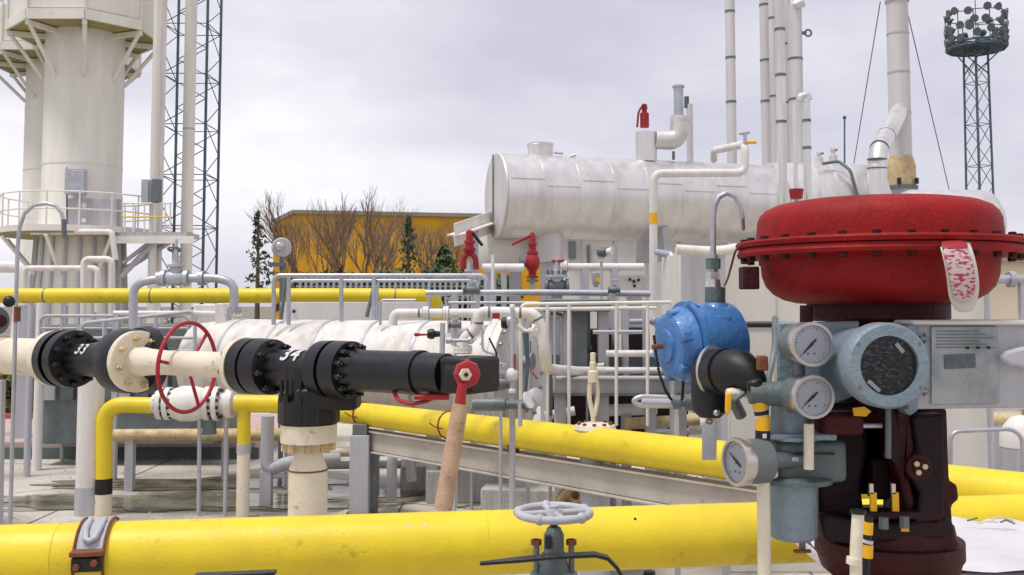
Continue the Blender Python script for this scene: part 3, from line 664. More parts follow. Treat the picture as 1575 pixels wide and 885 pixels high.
run('exhaust_branch', 'thick bright silver duct bending into the exhaust stack', 'duct', [(1349, 330, 14.6), (1349, 236, 14.6), (1376, 186, 15.9), (1383, 170, 17)], 14.5*U(14.6), M['alu'], .35, n=26, bands=((0, .75), (0, .9), (1, .12), (1, .5)), supports=((1349, 330, 14.6, .08),))
# white line over the tank
Z = 10.2
t = run('white_pipe', 'white pipe climbing beside the tank then running right to small valve', 'pipe', [(1005, 560, Z), (1005, 267, Z), (1146, 266, 10.4), (1146, 222, 10.4), (1098, 232, 11.8), (1098, 246, 12.2)], 6.3*U(Z), M['white'], .1, bands=((0, .3),), supports=((1005, 560, Z, .035),))
MB().lathe(W(1005, 345, Z), (0, 0, 1), [(0, .0445), (.12, .0445)], 16).build('yellow_tape', M['yellow2'], t)
strut(t, 'valve_handle', W(1146, 219, 10.4), W(1163, 219, 10.4), .018, M['yellow2'])
strut(t, 'valve_stem', W(1146, 222, 10.4), W(1146, 205, 10.4), .02, M['steel']); strut(t, 'valve_grip', W(1137, 206, 10.4), W(1153, 204, 10.4), .014, M['steel'])
# small vessels and cabin under the tank
def hvessel(label, p0, p1, rpx, mat, head=.5, nm='drum', cat='drum', z=None, sup=True):
    a, b = W(*p0), W(*p1); b.z = a.z; d = (b-a).normalized(); Ln = (b-a).length; r = rpx*U(p0[2])
    t = thing(nm, label, cat, (a.x, a.y, a.z-r))
    h = head*r
    MB().lathe(a-d*h, d, [(0, .01), (h*.06, r*.35), (h*.3, r*.72), (h*.65, r*.93), (h, r), (h+Ln, r), (h+Ln+h*.35, r*.93), (h+Ln+h*.7, r*.72), (h+Ln+h*.94, r*.35), (h*2+Ln, .01)], 40).build('shell', mat, t)
    if sup:
        for f in (.12, .88):
            q = a.lerp(b, f); strut(t, 'support_leg', (q.x, q.y, 0), (q.x, q.y, a.z-r*.8), .08, M['grey'], sq=True)
    return t, a, b, r, d
t, a, b, r, d = hvessel('white horizontal drum tucked below left end of big tank', (748, 380, 13.4), (798, 380, 13.6), 36, M['cabin'], .3)
hvessel('domed silver vessel whose end peeks out right of red actuator', (1400, 346, 12.5), (1508, 346, 12.5), 54, M['alu'], .55)
t = thing('vertical_drum', 'short upright silver drum between red valve and big tank', 'drum', (W(845, 400, 13).x, 13, 0)); q = W(845, 404, 13.15)
MB().lathe((q.x, 13.15, q.z), (0, 0, 1), [(0, 23*U(13)), (.62, 23*U(13)), (.63, .02)], 32).build('shell', M['stack'], t); strut(t, 'support_leg', (q.x, 13.15, 0), (q.x, 13.15, q.z), .12, M['grey'], sq=True)
t = thing('equipment_cabin', 'long off white equipment cabin standing below the big tank', 'cabin', (W(1035, 470, 16.5).x, 16.5, 0))
x0, x1 = W(862, 400, 16.5).x, W(1300, 400, 16.5).x; zt_ = W(900, 366, 16.5).z
MB().box(((x0+x1)/2, 17.6, zt_/2), (x1-x0, 2.2, zt_)).build('wall', M['cabin'], t, .01)
MB().box(((x0+x1)/2, 17.6, zt_+.03), (x1-x0+.12, 2.35, .07)).build('roof_edge', M['cabin'], t)
for k in range(9): strut(t, 'panel_joint', (x0+.35+k*.55, 16.49, .05), (x0+.35+k*.55, 16.49, zt_-.05), .01, M['grey'], sq=True)
for (px, py, w_, h_) in ((880, 385, 11, 26), (905, 392, 4, 30)):
    q = W(px, py, 16.46); MB().box(q, (w_*U(16.5), .05, h_*U(16.5))).build('window', M['dsteel'], t)
# white channel beam under the tank
t = thing('channel_beam', 'white slanted channel beam end poking out left of the tank', 'beam', W(720, 378, 12.6))
MB().beam(W(699, 362, 12.2), W(790, 330, 13.8), .22, .02).build('web', M['white'], t); 
for s in (-1, 1): MB().beam(W(699, 362+s*9, 12.2), W(790, 330+s*9, 13.8), .02, .14).build('beam_edge', M['white'], t)
strut(t, 'support', W(730, 352, 12.7)-Vector((0, 0, 3.0)), W(730, 352, 12.7), .05, M['grey'], sq=True)
# red relief valves
def redvalve(px, yt, yb, Z, label, fork):
    p = W(px, yb, Z); h = W(px, yt, Z).z-p.z; k = U(Z); t = thing('relief_valve', label, 'valve', p)
    if fork:
        MB().lathe(p+Vector((0, 0, h*.45)), (0, 0, 1), [(0, 8*k), (.02, 10*k), (h*.08, 10*k), (h*.09, 7*k), (h*.2, 6.5*k), (h*.21, 8.5*k), (h*.27, 8.5*k), (h*.28, 5.5*k), (h*.5, 5.5*k), (h*.53, 3*k), (h*.55, .01)], 18).build('bonnet', M['redv'], t)
        MB().tube([p+Vector((-10*k, 0, h*.02)), p+Vector((-10*k, 0, h*.3)), p+Vector((0, 0, h*.46)), p+Vector((10*k, 0, h*.3)), p+Vector((10*k, 0, h*.02))], 4.5*k, 12, 9*k).build('yoke', M['redv'], t)
        MB().lathe(p-Vector((0, 0, 2*k)), (0, 0, 1), [(0, 8*k), (4*k, 8*k), (4*k, 4.5*k), (16*k, 4*k)], 16).build('base', M['grey'], t)
        strut(t, 'lift_lever', p+Vector((4*k, 0, h*.93)), p+Vector((20*k, 0, h*.6)), .018, M['rubber'])
    else:
        MB().lathe(p, (0, 0, 1), [(0, 9*k), (.02, 9*k), (3*k, 9*k), (3.2*k, 6*k), (10*k, 6*k), (16*k, 10*k), (24*k, 11.5*k), (30*k, 11*k), (36*k, 8*k), (37*k, 9*k), (41*k, 9*k), (42*k, 5.5*k), (50*k, 5.5*k), (51*k, 7*k), (54*k, 7*k), (55*k, 5*k), (66*k, 4.4*k), (70*k, 3*k), (71*k, .01)], 20).build('body', M['redv'], t)
        MB().lathe(p+Vector((-11*k, 0, 24*k)), (-1, -.2, 0), [(0, 7*k), (5*k, 7*k), (5*k, 9*k), (8*k, 9*k)], 14).build('outlet', M['dsteel'], t)
        strut(t, 'lift_lever', p+Vector((-2*k, 0, 66*k)), p+Vector((-32*k, 0, 52*k)), .018, M['redv'])
        MB().lathe(p-Vector((0, 0, 6*k)), (0, 0, 1), [(0, 9*k), (4*k, 9*k)], 16).build('base', M['dsteel'], t)
    strut(t, 'inlet_pipe', (p.x, p.y, W(px, 455, Z).z), p, 4*k, M['grey'])
redvalve(722, 353, 416, 10.6, 'red relief valve with forked yoke before the ochre warehouse', True)
redvalve(819, 357, 428, 10.6, 'red bulbous relief valve in front of the white drum', False)
# ------------------------------------------------------------------ left middle ground
Z = 12
t = run('yellow_pipe', 'long level yellow pipe crossing behind at the left, ending in elbow', 'pipe', [(-120, 455, Z), (560, 455, Z), (658, 456, Z), (672, 470, 12.3), (674, 500, 12.6)], 11.5*U(Z), M['yellow'], .1, n=22, bands=((0, .28), (0, .52), (0, .8), (1, .5)), supports=((40, 470, Z, .06), (330, 470, Z, .06), (600, 470, Z, .06)))
run('white_pipe', 'white pipe bent down at its left end in front of cream tower', 'pipe', [(38, 480, 14), (38, 413, 14), (150, 413, 14), (150, 480, 14)], 4.6*U(14), M['white'], .08)
run('white_pipe', 'short white pipe arch just right of the tower base', 'pipe', [(129, 500, 13), (129, 399, 13), (172, 399, 13), (172, 500, 13)], 5*U(13), M['white'], .08)
run('white_pipe', 'thick white horizontal pipe leaving picture at left below walkway', 'pipe', [(-60, 411, 18), (36, 411, 18), (36, 470, 18)], 9*U(18), M['white'], .2)
run('white_pipe', 'white pipe running along tower deck with yellow marks', 'pipe', [(48, 357, 20.5), (172, 357, 20.5), (178, 400, 20.5)], 4.5*U(20.5), M['white'], .08)
t = thing('arched_conduit', 'thin grey conduit arching high at left before the cream tower', 'conduit', (W(28, 480, 6.6).x, 6.6, 0))
arch = [Vector((W(26, 480, 6.6).x, 6.6, 0)), W(27, 380, 6.6), W(30, 350, 6.6), W(38, 328, 6.6), W(52, 316, 6.6), W(72, 313, 6.6), W(86, 317, 6.6), W(95, 328, 6.6), W(98, 342, 6.6)]
MB().tube(arch, 3.0*U(6.6), 10).build('conduit', M['steel'], t); MB().cyl(W(98, 338, 6.6), W(99, 366, 6.6), 3.8*U(6.6)).build('fitting', M['dsteel'], t)
MB().lathe(W(26, 495, 6.6), (0, 0, 1), [(0, .022), (.1, .022)], 12).build('fitting', M['rust'], t)
# grey valve and its pipe above the yellow line
Z = 8.8; k = U(Z)
t = run('grey_pipe', 'grey pipe hoop with a gate valve spanning above yellow pipe', 'pipe', [(205, 560, Z), (205, 436, Z), (250, 428, Z), (335, 428, Z), (360, 436, Z), (360, 480, Z)], 6.6*k, M['steel'], .12, flanges=((1, .93), (2, .7), (4, .97)), fr=1.7)
t = thing('gate_valve', 'grey gate valve with upright stem on the grey pipe hoop', 'valve', W(272, 440, Z))
MB().lathe(W(250, 428, Z), (1, 0, 0), [(0, 13*k), (5*k, 13*k), (5*k, 9*k), (14*k, 12*k), (26*k, 12*k), (34*k, 9*k), (34*k, 13*k), (40*k, 13*k)], 20).build('body', M['steel'], t)
MB().lathe(W(270, 428, Z), (0, 0, 1), [(0, 11*k), (16*k, 9*k), (17*k, 13*k), (21*k, 13*k), (22*k, 6*k), (40*k, 4*k), (60*k, 2*k)], 16).build('bonnet', M['grey'], t)
MB().torus(W(268, 384, Z), (0, .35, 1), 9*k, 1.8*k, 20, 8).build('handwheel', M['dsteel'], t)
for a in (0, 1.57): strut(t, 'spoke', W(268, 384, Z)+Vector((math.cos(a), math.sin(a), 0))*9*k, W(268, 384, Z)-Vector((math.cos(a), math.sin(a), 0))*9*k, .006, M['dsteel'])
# floodlamp round thing
t = thing('round_lamp', 'round grey lamp head on a short post before ochre warehouse', 'lamp', (W(432, 420, 11).x, 11, 0)); k = U(11)
MB().lathe(W(434, 381, 11), (-.45, .9, .05), [(-1*k, 8*k), (0, 14*k), (3*k, 15.5*k), (7*k, 15*k), (16*k, 9*k), (18*k, .01)], 24).build('lamp_housing', M['grey'], t)
MB().ball(W(431, 379, 10.95), 7*k, sc=.5, ax=(.45, -.9, 0)).build('lamp_glass', M['chrome'], t)
strut(t, 'post', (W(434, 420, 11).x, 11.05, 0), W(434, 393, 11.05), .03, M['dsteel']); MB().box(W(425, 407, 11), (22*k, .1, 6*k)).build('bracket', M['lattice'], t)
# long white vessel in the middle
a = W(320, 560, 10.4); b = W(775, 564, 9.0); b.z = a.z; d = (b-a).normalized(); Lv = (b-a).length; r = .475
t = thing('white_vessel', 'long white horizontal vessel behind the black valve line', 'vessel', (a.x, a.y, a.z-r))
MB().lathe(a, d, [(-.12, .02), (-.1, r*.5), (0, r), (Lv, r), (Lv, r*1.17), (Lv+.07, r*1.17), (Lv+.07, r*1.0), (Lv+.075, r*1.17), (Lv+.15, r*1.17), (Lv+.15, r*.98), (Lv+.2, r*.8), (Lv+.24, r*.5), (Lv+.25, .02)], 56).build('shell', M['vwhite'], t)
MB().hexes(b-d*.03, d, r*1.09, 24, .016, .21).build('bolts', M['steel'], t, kind='stuff')
for f in (.33, .79):
    q = a.lerp(b, f); MB().box((q.x, q.y, (q.z-r*.6)/2), (.11, .5, q.z-r*.6)).build('saddle', M['grey'], t, .01)
for f in (.14, .3, .46, .62, .78): MB().lathe(a+d*Lv*f, d, [(0, r+.005), (.03, r+.005)], 56).build('cladding_band', M['steel'], t)
sd_ = Vector((-d.y, d.x, 0))
q = W(318, 492, 10.2); MB().prism([(-.16, -.2), (.16, -.2), (.1, .16), (-.14, .16)], q, (1, 0, 0), (0, 0, 1), (0, .26, 0)).build('nozzle_box', M['white'], t, .012)
q = W(338, 488, 10.1); MB().prism([(-.04, -.2), (.1, -.2), (.02, .14), (-.06, .14)], q, (1, 0, 0), (0, 0, 1), (0, .3, 0)).build('nozzle_rib', M['white'], t, .008)
c1 = b+d*.25-Vector((0, 0, .0))
MB().lathe(b+d*.24+Vector((0, 0, .12))-sd_*.1, d, [(0, .05), (.06, .05), (.06, .075), (.09, .075), (.095, .03)], 18).build('inspection_port', M['grey'], t)
strut(t, 'davit_arm', b+d*.3+Vector((0, 0, .3))-sd_*.1, b+d*.3+Vector((.02, 0, -.25))-sd_*.2, .012, M['lattice'])
strut(t, 'davit_arm', b+d*.3+Vector((-.05, 0, .12))-sd_*.1, b+d*.3+Vector((.12, 0, -.02))-sd_*.25, .01, M['redv'])
# piping over the vessel
Z = 7.0; k = U(Z)
run('white_pipe', 'white insulated pipe hopping over vessel with valve cluster beside', 'pipe', [(604, 500, 7.6), (606, 482, 7.6), (735, 482, 7.6)], 7*U(7.6), M['white'], .06, bands=((1, .3),), flanges=((1, .38), (1, .62)), fr=1.5)
t = run('white_pipe', 'thick white jogged pipe dropping to the flange left of red knob', 'pipe', [(712, 545, Z), (712, 522, Z), (735, 505, Z), (735, 480, Z), (822, 482, Z), (834, 505, Z), (838, 545, Z), (840, 568, 7.1), (892, 572, 7.8), (940, 572, 8.0)], 8.6*k, M['white'], .07, n=18, bands=((1, .5), (2, .3), (3, .2), (3, .75), (4, .4)), flanges=((0, .3),), fr=1.7)
MB().lathe(W(735, 471, Z), (0, 0, 1), [(0, 3*k), (12*k, 3*k)], 10).build('vent_plug', M['steel'], t)
t = thing('needle_valve', 'small black needle valve with red grip below white pipe', 'valve', W(778, 500, 6.8)); k = U(6.8)
MB().lathe(W(772, 497, 6.8), (1, -.2, .0), [(0, 8*k), (8*k, 9*k), (9*k, 7*k)], 18).build('body', M['rubber'], t); MB().lathe(W(781, 494, 6.75), (1, -.3, 0), [(0, 7*k), (4*k, 8*k), (7*k, 7*k)], 18).build('dial_cap', M['steel'], t)
MB().box(W(763, 486, 6.75), (11*k, .02, 9*k)).build('grip', M['redv'], t, .004); strut(t, 'stem', W(763, 488, 6.8), W(772, 493, 6.8), .006, M['steel'])
t = thing('needle_valve', 'small dark needle valve with pointed red handle above black barrel', 'valve', W(664, 525, 6.4)); k = U(6.4)
MB().lathe(W(657, 514, 6.4), (1, .1, 0), [(0, 6*k), (5*k, 8*k), (10*k, 8*k), (12*k, 5*k), (22*k, 4*k)], 16).build('body', M['black'], t)
MB().lathe(W(637, 515, 6.4), (1, 0, 0), [(0, 1.5*k), (2*k, 3*k), (10*k, 1.8*k), (20*k, 1.5*k)], 12).build('handle', M['redv'], t)
strut(t, 'stem_pipe', W(681, 497, 6.4), W(680, 545, 6.4), 4.2*k, M['grey'])
MB().lathe(W(690, 524, 6.4), (1, 0, 0), [(-4*k, 5*k), (4*k, 5*k), (5*k, 3*k), (30*k, 3*k), (30*k, 6*k), (34*k, 6*k)], 14).build('side_fitting', M['steel'], t)
# instrument stand in front of vessel end
t = thing('instrument_standpipe', 'slim grey standpipe with white knuckle before vessel end flange', 'pipe', W(788, 640, 6.3)); k = U(6.3)
MB().tube([W(789, 478, 6.3), W(788, 640, 6.3)], 3.8*k, 12).build('pipe_wall', M['grey'], t)
for (y, rr, h) in ((585, 9, 18), (478, 4.5, 10), (606, 6, 8)): MB().lathe(W(788, y, 6.3), (0, 0, 1), [(0, rr*.6*k), (h*.25*k, rr*k), (h*.75*k, rr*k), (h*k, rr*.6*k)], 14).build('fitting', M['white'], t)
strut(t, 'red_rod', W(792, 545, 6.28), W(792, 575, 6.28), .006, M['redv'])
strut(t, 'foot', (W(788, 640, 6.3).x, 6.3, 0), W(788, 640, 6.3), .02, M['grey'])
t = thing('round_port', 'white round port on slanting rod below white pipe elbow', 'valve', W(808, 600, 6.4)); k = U(6.4)
MB().lathe(W(822, 509, 6.35), (.75, -.65, 0), [(-10*k, 4*k), (0, 4*k), (0, 9.5*k), (5*k, 9.5*k), (5*k, 4*k), (7*k, 4*k)], 20).build('port_flange', M['white'], t)
MB().tube([W(796, 500, 6.4), W(806, 510, 6.4), W(820, 510, 6.4)], 3.5*k, 10, .02).build('arm', M['white'], t)
MB().tube([W(808, 512, 6.4), W(812, 560, 6.4), W(808, 610, 6.4)], [5*k, 3.2*k, 2*k], 10).build('rod', M['lattice'], t)
t = thing('flanged_tee', 'dull steel flanged tee lying low right of black box', 'pipe', W(790, 640, 6.2)); k = U(6.2)
MB().lathe(W(727, 622, 6.25), (1, -.06, 0), [(0, 9*k), (4*k, 10*k), (50*k, 10*k), (52*k, 7*k), (80*k, 7*k), (80*k, 12*k), (86*k, 12*k), (86*k, 8*k), (92*k, 8*k)], 20).build('body', M['dsteel'], t)
MB().lathe(W(815, 615, 6.1), (.8, -.45, .35), [(0, 12*k), (8*k, 14*k), (16*k, 14*k), (18*k, 8*k)], 18).build('cap', M['grey'], t)
MB().lathe(W(812, 616, 6.0), (.8, -.45, .35), [(0, 13*k), (2.5*k, 13*k)], 18).build('white_band', M['white'], t)
strut(t, 'drain_pipe', W(800, 620, 6.2), W(800, 656, 6.2), 3.5*k, M['grey']); strut(t, 'link_bar', W(788, 640, 6.3), W(788, 618, 6.24), .02, M['grey'])
# handrails
def handrail(label, Z, xs, ytop, ybot, r=.016, mat='steel', mids=(), lead=None, mat2=None, nm='handrail', slope=0):
    t = thing(nm, label, 'railing', W((xs[0]+xs[-1])/2, ybot, Z)); y = lambda x: ytop+slope*(x-xs[0])
    P = [W(xs[0], ybot, Z), W(xs[0], y(xs[0])+6, Z), W(xs[0]+6, y(xs[0]), Z), W(xs[-1]-6, y(xs[-1]), Z), W(xs[-1], y(xs[-1])+6, Z), W(xs[-1], ybot, Z)]
    MB().tube(P, r, 10, .05).build('top_rail', M[mat], t)
    for x in xs[1:-1]: strut(t, 'rail_post', W(x, ybot, Z), W(x, y(x), Z), r*.95, M[mat2 or mat])
    for yy in mids: strut(t, 'mid_rail', W(xs[0], yy, Z), W(xs[-1], yy, Z), r*.8, M[mat])
    return t
handrail('long pale handrail crossing before the ochre warehouse', 9.6, [421, 444, 525, 575, 748], 424, 500, .022, mids=())
handrail('second lower handrail just behind the long pale one', 10.1, [444, 580, 660, 735], 432, 500, .018)
t = thing('rail_brace', 'two slanted grey struts behind the long pale handrail', 'strut', W(570, 500, 9.8))
strut(t, 'brace', W(440, 430, 9.8), W(432, 492, 9.8), .02, M['dsteel']); strut(t, 'brace', W(578, 430, 9.8), W(564, 488, 9.8), .02, M['dsteel'])
t = thing('pale_cover', 'flat pale grey cover panel below the level yellow pipe', 'panel', W(550, 500, 11)); MB().box(W(545, 490, 10.9), (226*U(10.9), .05, 50*U(10.9))).build('panel', M['cabin'], t, .005); MB().ball(W(452, 479, 10.85), .02).build('knob', M['ink'], t)
run('grey_pipe', 'long thin grey pipe running right at railing height to valve', 'pipe', [(655, 451, 8.8), (850, 450, 8.8), (1000, 452, 8.8)], 5*U(8.8), M['steel'], supports=((700, 451, 8.8, .03), (940, 452, 8.8, .03)))
run('white_pipe', 'white pipe running right below cabin, above the frame', 'pipe', [(862, 411, 9.6), (990, 411, 9.6)], 6*U(9.6), M['white'], flanges=((0, .05),), fr=1.6, supports=((900, 412, 9.6, .035), (945, 412, 9.6, .035)))
run('grey_pipe', 'slim grey pipe level between the red valves', 'pipe', [(742, 412, 10.5), (806, 412, 10.5)], 6.5*U(10.5), M['white'], supports=((775, 412, 10.5, .03),))
t = thing('control_valve', 'grey multi flanged valve body right of the bulbous red valve', 'valve', W(857, 458, 8.9)); k = U(8.9)
MB().lathe(W(838, 441, 8.9), (1, 0, 0), [(0, 12*k), (4*k, 12*k), (4*k, 8*k), (10*k, 12*k), (26*k, 12*k), (32*k, 8*k), (32*k, 12*k), (37*k, 12*k)], 20).build('body', M['dsteel'], t)
MB().lathe(W(856, 441, 8.9), (0, 0, 1), [(0, 10*k), (14*k, 10*k), (14*k, 17*k), (18*k, 17*k), (18*k, 12*k), (24*k, 12*k), (26*k, 4*k), (34*k, 4*k), (34*k, 2*k), (42*k, 2*k)], 20).build('bonnet', M['steel'], t)
MB().hexes(W(856, 423, 8.9)-Vector((0, 0, 2*k)), (0, 0, 1), 14*k, 8, 2*k, 9*k).build('bolts', M['dsteel'], t, kind='stuff')
strut(t, 'red_lever', W(848, 402, 8.9), W(868, 401, 8.9), .012, M['redv']); strut(t, 'support', (W(856, 455, 8.9).x, 8.9, 0), W(856, 452, 8.9), .05, M['grey'], sq=True)
t = thing('pressure_transmitter', 'small grey transmitter head on thin post above frame', 'instrument', W(925, 440, 9)); k = U(9)
strut(t, 'post', W(925, 462, 9), W(925, 402, 9), 2.2*k, M['grey']); MB().lathe(W(919, 388, 9), (.9, -.4, 0), [(0, 5*k), (3*k, 7.5*k), (13*k, 7.5*k), (15*k, 5*k)], 16).build('head', M['dsteel'], t)
MB().lathe(W(933, 387, 8.95), (.9, -.4, 0), [(0, 4*k), (6*k, 6*k), (8*k, 6*k)], 16).build('cover', M['white'], t); MB().lathe(W(925, 398, 9), (0, 0, 1), [(0, 5*k), (8*k, 5*k)], 14).build('neck', M['grey'], t)
t = thing('yellow_labelled_rod', 'tiny orange tagged funnel drain by the centre pipes', 'drain', W(920, 450, 9.2)); k = U(9.2)
MB().lathe(W(917, 442, 9.2), (0, 0, 1), [(0, 3*k), (6*k, 6*k), (22*k, 8*k), (22.5*k, 7*k)], 14).build('funnel', M['grey'], t); MB().box(W(919, 430, 9.13), (6*k, .02, 7*k)).build('orange_label', M['yellow2'], t)
t = thing('white_tank_car', 'small white domed tank with dark marks behind the centre pipes', 'drum', W(975, 450, 14)); k = U(14)
MB().lathe(W(945, 440, 14), (1, 0, 0), [(0, .02), (2*k, 12*k), (8*k, 17*k), (60*k, 17*k), (66*k, 12*k), (68*k, .02)], 24).build('shell', M['white'], t)
for (a_, b_) in ((969, 430), (975, 433), (982, 431), (976, 440)): MB().box(W(a_, b_, 13.82), (4*k, .02, 4*k)).build('dark_mark', M['ink'], t)
strut(t, 'support', (W(975, 450, 14).x, 14, 0), W(975, 450, 14), .1, M['grey'], sq=True)
# ------------------------------------------------------------------ steel frame and rails in the centre
Z = 7.6; k = U(Z)
t = thing('platform_structure', 'pale grey steel frame of posts and wide beam behind white rails', 'frame', (W(950, 600, Z).x, Z, 0))
MB().box(W(957, 593, Z), (222*k, .12, 24*k)).build('wide_beam', M['grey'], t, .006)
MB().box(W(957, 581, Z), (224*k, .22, 2.5*k)).build('beam_edge', M['grey'], t); MB().box(W(957, 606, Z), (224*k, .2, 2.5*k)).build('beam_edge', M['dsteel'], t)
for px, wx in ((862, 18), (925, 22), (1001, 15), (1047, 16)):
    q = W(px, 606, Z); MB().box((q.x, Z+.03, q.z/2), (wx*k, .12, q.z)).build('post', M['grey'], t, .006)
for px, yt, wx, m_ in ((890, 462, 26, 'dsteel'), (927, 470, 17, 'grey'), (873, 475, 14, 'grey'), (961, 470, 9, 'grey'), (993, 470, 8, 'grey')):
    q = W(px, yt, Z+.5); q2 = W(px, 600, Z+.5); MB().box(((q.x), Z+.5, (q.z+q2.z)/2), (wx*k, .14, q.z-q2.z)).build('upper_post', M[m_], t, .006)
MB().box(W(885, 470, Z+.45), (110*k, .3, 20*k)).build('top_plate', M['dsteel'], t, .01)
MB().box(W(950, 563, Z+.75), (230*k, .3, 40*k)).build('back_panel', M['dsteel'], t, .01)
for (px, py, w1, h1, m_) in ((922, 536, 34, 60, 'pitch'), (979, 530, 36, 52, 'pitch'), (880, 530, 22, 60, 'greygreen'), (950, 640, 210, 70, 'pitch'), (1034, 530, 26, 60, 'greygreen')):
    MB().box(W(px, py, Z+1.1), (w1*U(Z+1.1), .2, h1*U(Z+1.1))).build('shade_panel', M[m_], t, .01)  # dark boxes added behind the frame to stand for its shaded openings
for (y, x0_, x1_) in ((511, 912, 988), (544, 932, 1010), (570, 930, 1050)): strut(t, 'cross_tube', W(x0_, y, Z+.2), W(x1_, y, Z+.2), (3.5 if y < 540 else 5.5)*k, M['steel' if y < 540 else 'white'])
handrail('thin white guard rails with five uprights in front of the steel frame', 7.1, [801, 842, 875, 948, 996, 1088], 468, 655, .013, 'white', slope=-.012)
for (lab, xa, ya, xb, yb_, rp_, m_, zz) in (
        ('dull low pipe lying below the frame, upper of two', 915, 632, 1010, 629, 9, 'white', 8.4), ('long rust flecked pipe lying low behind the yellow diagonal', 960, 652, 1075, 646, 9, 'rustcream', 8.2),
        ('short white pipe end lying low left of frame post', 838, 640, 884, 632, 7, 'white', 8.0), ('thick grey pipe under the steel frame at ground level', 1000, 666, 1060, 664, 5, 'grey', 7.9)):
    run('low_pipe', lab, 'pipe', [(xa, ya, zz), (xb, yb_, zz)], rp_*U(zz), M[m_], supports=(((xa+xb)/2, (ya+yb_)/2, zz, .04),))
# cream twin pipe "candlestick"
t = thing('double_drain_pipe', 'cream twin tube drain leaning together above yellow diagonal pipe', 'pipe', W(912, 650, 6.6)); k = U(6.6)
MB().tube([W(908, 585, 6.6), W(906, 612, 6.6), W(912, 640, 6.6), W(913, 660, 6.6)], 3.6*k, 12, .05).build('tube', M['cream'], t)
MB().tube([W(918, 585, 6.6), W(920, 612, 6.6), W(914, 640, 6.6)], 3.2*k, 12, .05).build('tube', M['cream'], t)
MB().lathe(W(912, 588, 6.6), (0, 0, 1), [(0, 8*k), (16*k, 8*k), (18*k, 5*k), (30*k, 5*k), (31*k, 4*k), (44*k, 4*k), (45*k, .01)], 16).build('head', M['cream'], t)
strut(t, 'side_stub', W(918, 562, 6.6), W(929, 561, 6.6), 2.5*k, M['cream']); MB().ball(W(930, 561, 6.6), 2*k).build('stub_cap', M['ink'], t)
MB().lathe(W(915, 668, 6.6), (0, 0, 1), [(0, 28*k), (8*k, 33*k), (14*k, 30*k), (18*k, 12*k)], 28).build('base_dome', M['cream'], t); MB().hexes(W(915, 668, 6.6)+Vector((0, 0, 12*k)), (0, 0, 1), 25*k, 10, 3*k, 6*k).build('bolts', M['rust'], t, kind='stuff')
strut(t, 'support', (W(915, 668, 6.6).x, 6.6, 0), W(915, 668, 6.6), .1, M['grey'])
# cabinets behind the blue transmitter
Z = 6.7; k = U(Z)
t = thing('switch_cabinet', 'pale grey switch cabinet, upper one, behind the blue transmitter', 'cabinet', W(1150, 500, Z))
q0, q1 = W(1046, 498, Z), W(1290, 388, Z); MB().box(((q0.x+q1.x)/2, Z+.4, (q0.z+q1.z)/2), (q1.x-q0.x, .8, q1.z-q0.z)).build('case', M['cabin'], t, .008)
MB().box((W(1075, 440, Z).x, Z-.006, W(1075, 443, Z).z), (56*k, .02, 104*k)).build('door', M['grey'], t, .004); MB().box((W(1150, 440, Z).x, Z-.006, W(1150, 443, Z).z), (84*k, .02, 104*k)).build('door', M['cabin'], t, .004)
t = thing('switch_cabinet', 'pale grey switch cabinet, lower one, with dark gap above', 'cabinet', (W(1200, 500, Z).x, Z, 0))
q0, q1 = W(1118, 498, Z), W(1300, 502, Z); zt2 = W(1200, 503, Z).z; MB().box(((q0.x+q1.x)/2, Z+.4, zt2/2), (q1.x-q0.x, .8, zt2)).build('case', M['cabin'], t, .008)
MB().box((W(1155, 500, Z).x, Z-.006, zt2/2+.1), (66*k, .02, zt2-.26)).build('door', M['cabin'], t, .004); MB().box((W(1228, 500, Z).x, Z-.006, zt2/2+.1), (70*k, .02, zt2-.26)).build('door', M['cabin'], t, .004)
MB().box(W(1170, 500, Z-.01), (78*k, .03, 3.6*k)).build('gap_strip', M['ink'], t)
run('white_pipe', 'thick white wrapped pipe crossing top of the switch cabinet', 'pipe', [(1040, 384, 6.5), (1100, 388, 6.5), (1172, 376, 6.5)], 8*U(6.5), M['white'], .1, supports=((1110, 388, 6.5, .02),))
run('grey_pipe', 'slim grey pipe standing between railing and switch cabinet', 'pipe', [(1035, 640, 7.2), (1035, 392, 7.2), (1010, 388, 7.4)], 5*U(7.2), M['steel'], .05, supports=((1035, 640, 7.2, .02),))
run('grey_conduit', 'bent grey conduit hanging on the pale cabinet by two gauges', 'conduit', [(1178, 640, 5.9), (1180, 590, 5.9), (1192, 538, 6.0), (1192, 490, 6.5)], 5*U(5.9), M['dsteel'], .1)
t = thing('right_pedestal', 'white round topped pedestal at the right edge behind pipes', 'pedestal', (W(1575, 700, 6.8).x, 6.8, W(1575, 720, 6.8).z)); k = U(6.8)
q = W(1572, 718, 6.8); MB().lathe((q.x, 6.8, 0), (0, 0, 1), [(0, 30*k), (q.z+30*k, 30*k)], 32).build('base', M['grey'], t)
MB().lathe((q.x, 6.8, q.z+30*k), (0, 0, 1), [(0, 30.5*k), (18*k, 30*k), (32*k, 24*k), (44*k, 14*k), (48*k, .01)], 32).build('dome', M['white'], t)
run('grey_tube_rail', 'thin grey tube rail bending down at the right edge', 'railing', [(1462, 720, 5.6), (1462, 664, 5.6), (1556, 660, 5.6), (1572, 672, 5.6), (1574, 760, 5.6)], 3.2*U(5.6), M['steel'], .06, supports=((1574, 760, 5.6, .012), (1462, 720, 5.6, .012)))
run('brown_pipe', 'dull brown streaked pipe lying low behind the right edge', 'pipe', [(1440, 648, 9.5), (1700, 648, 9.5)], 12*U(9.5), M['rustcream'], supports=((1530, 650, 9.5, .07),))
run('white_pipe', 'pale slanting pipe end resting over the brown streaked pipe', 'pipe', [(1484, 628, 9), (1640, 620, 9)], 7*U(9), M['white'], supports=((1610, 628, 9, .03),))
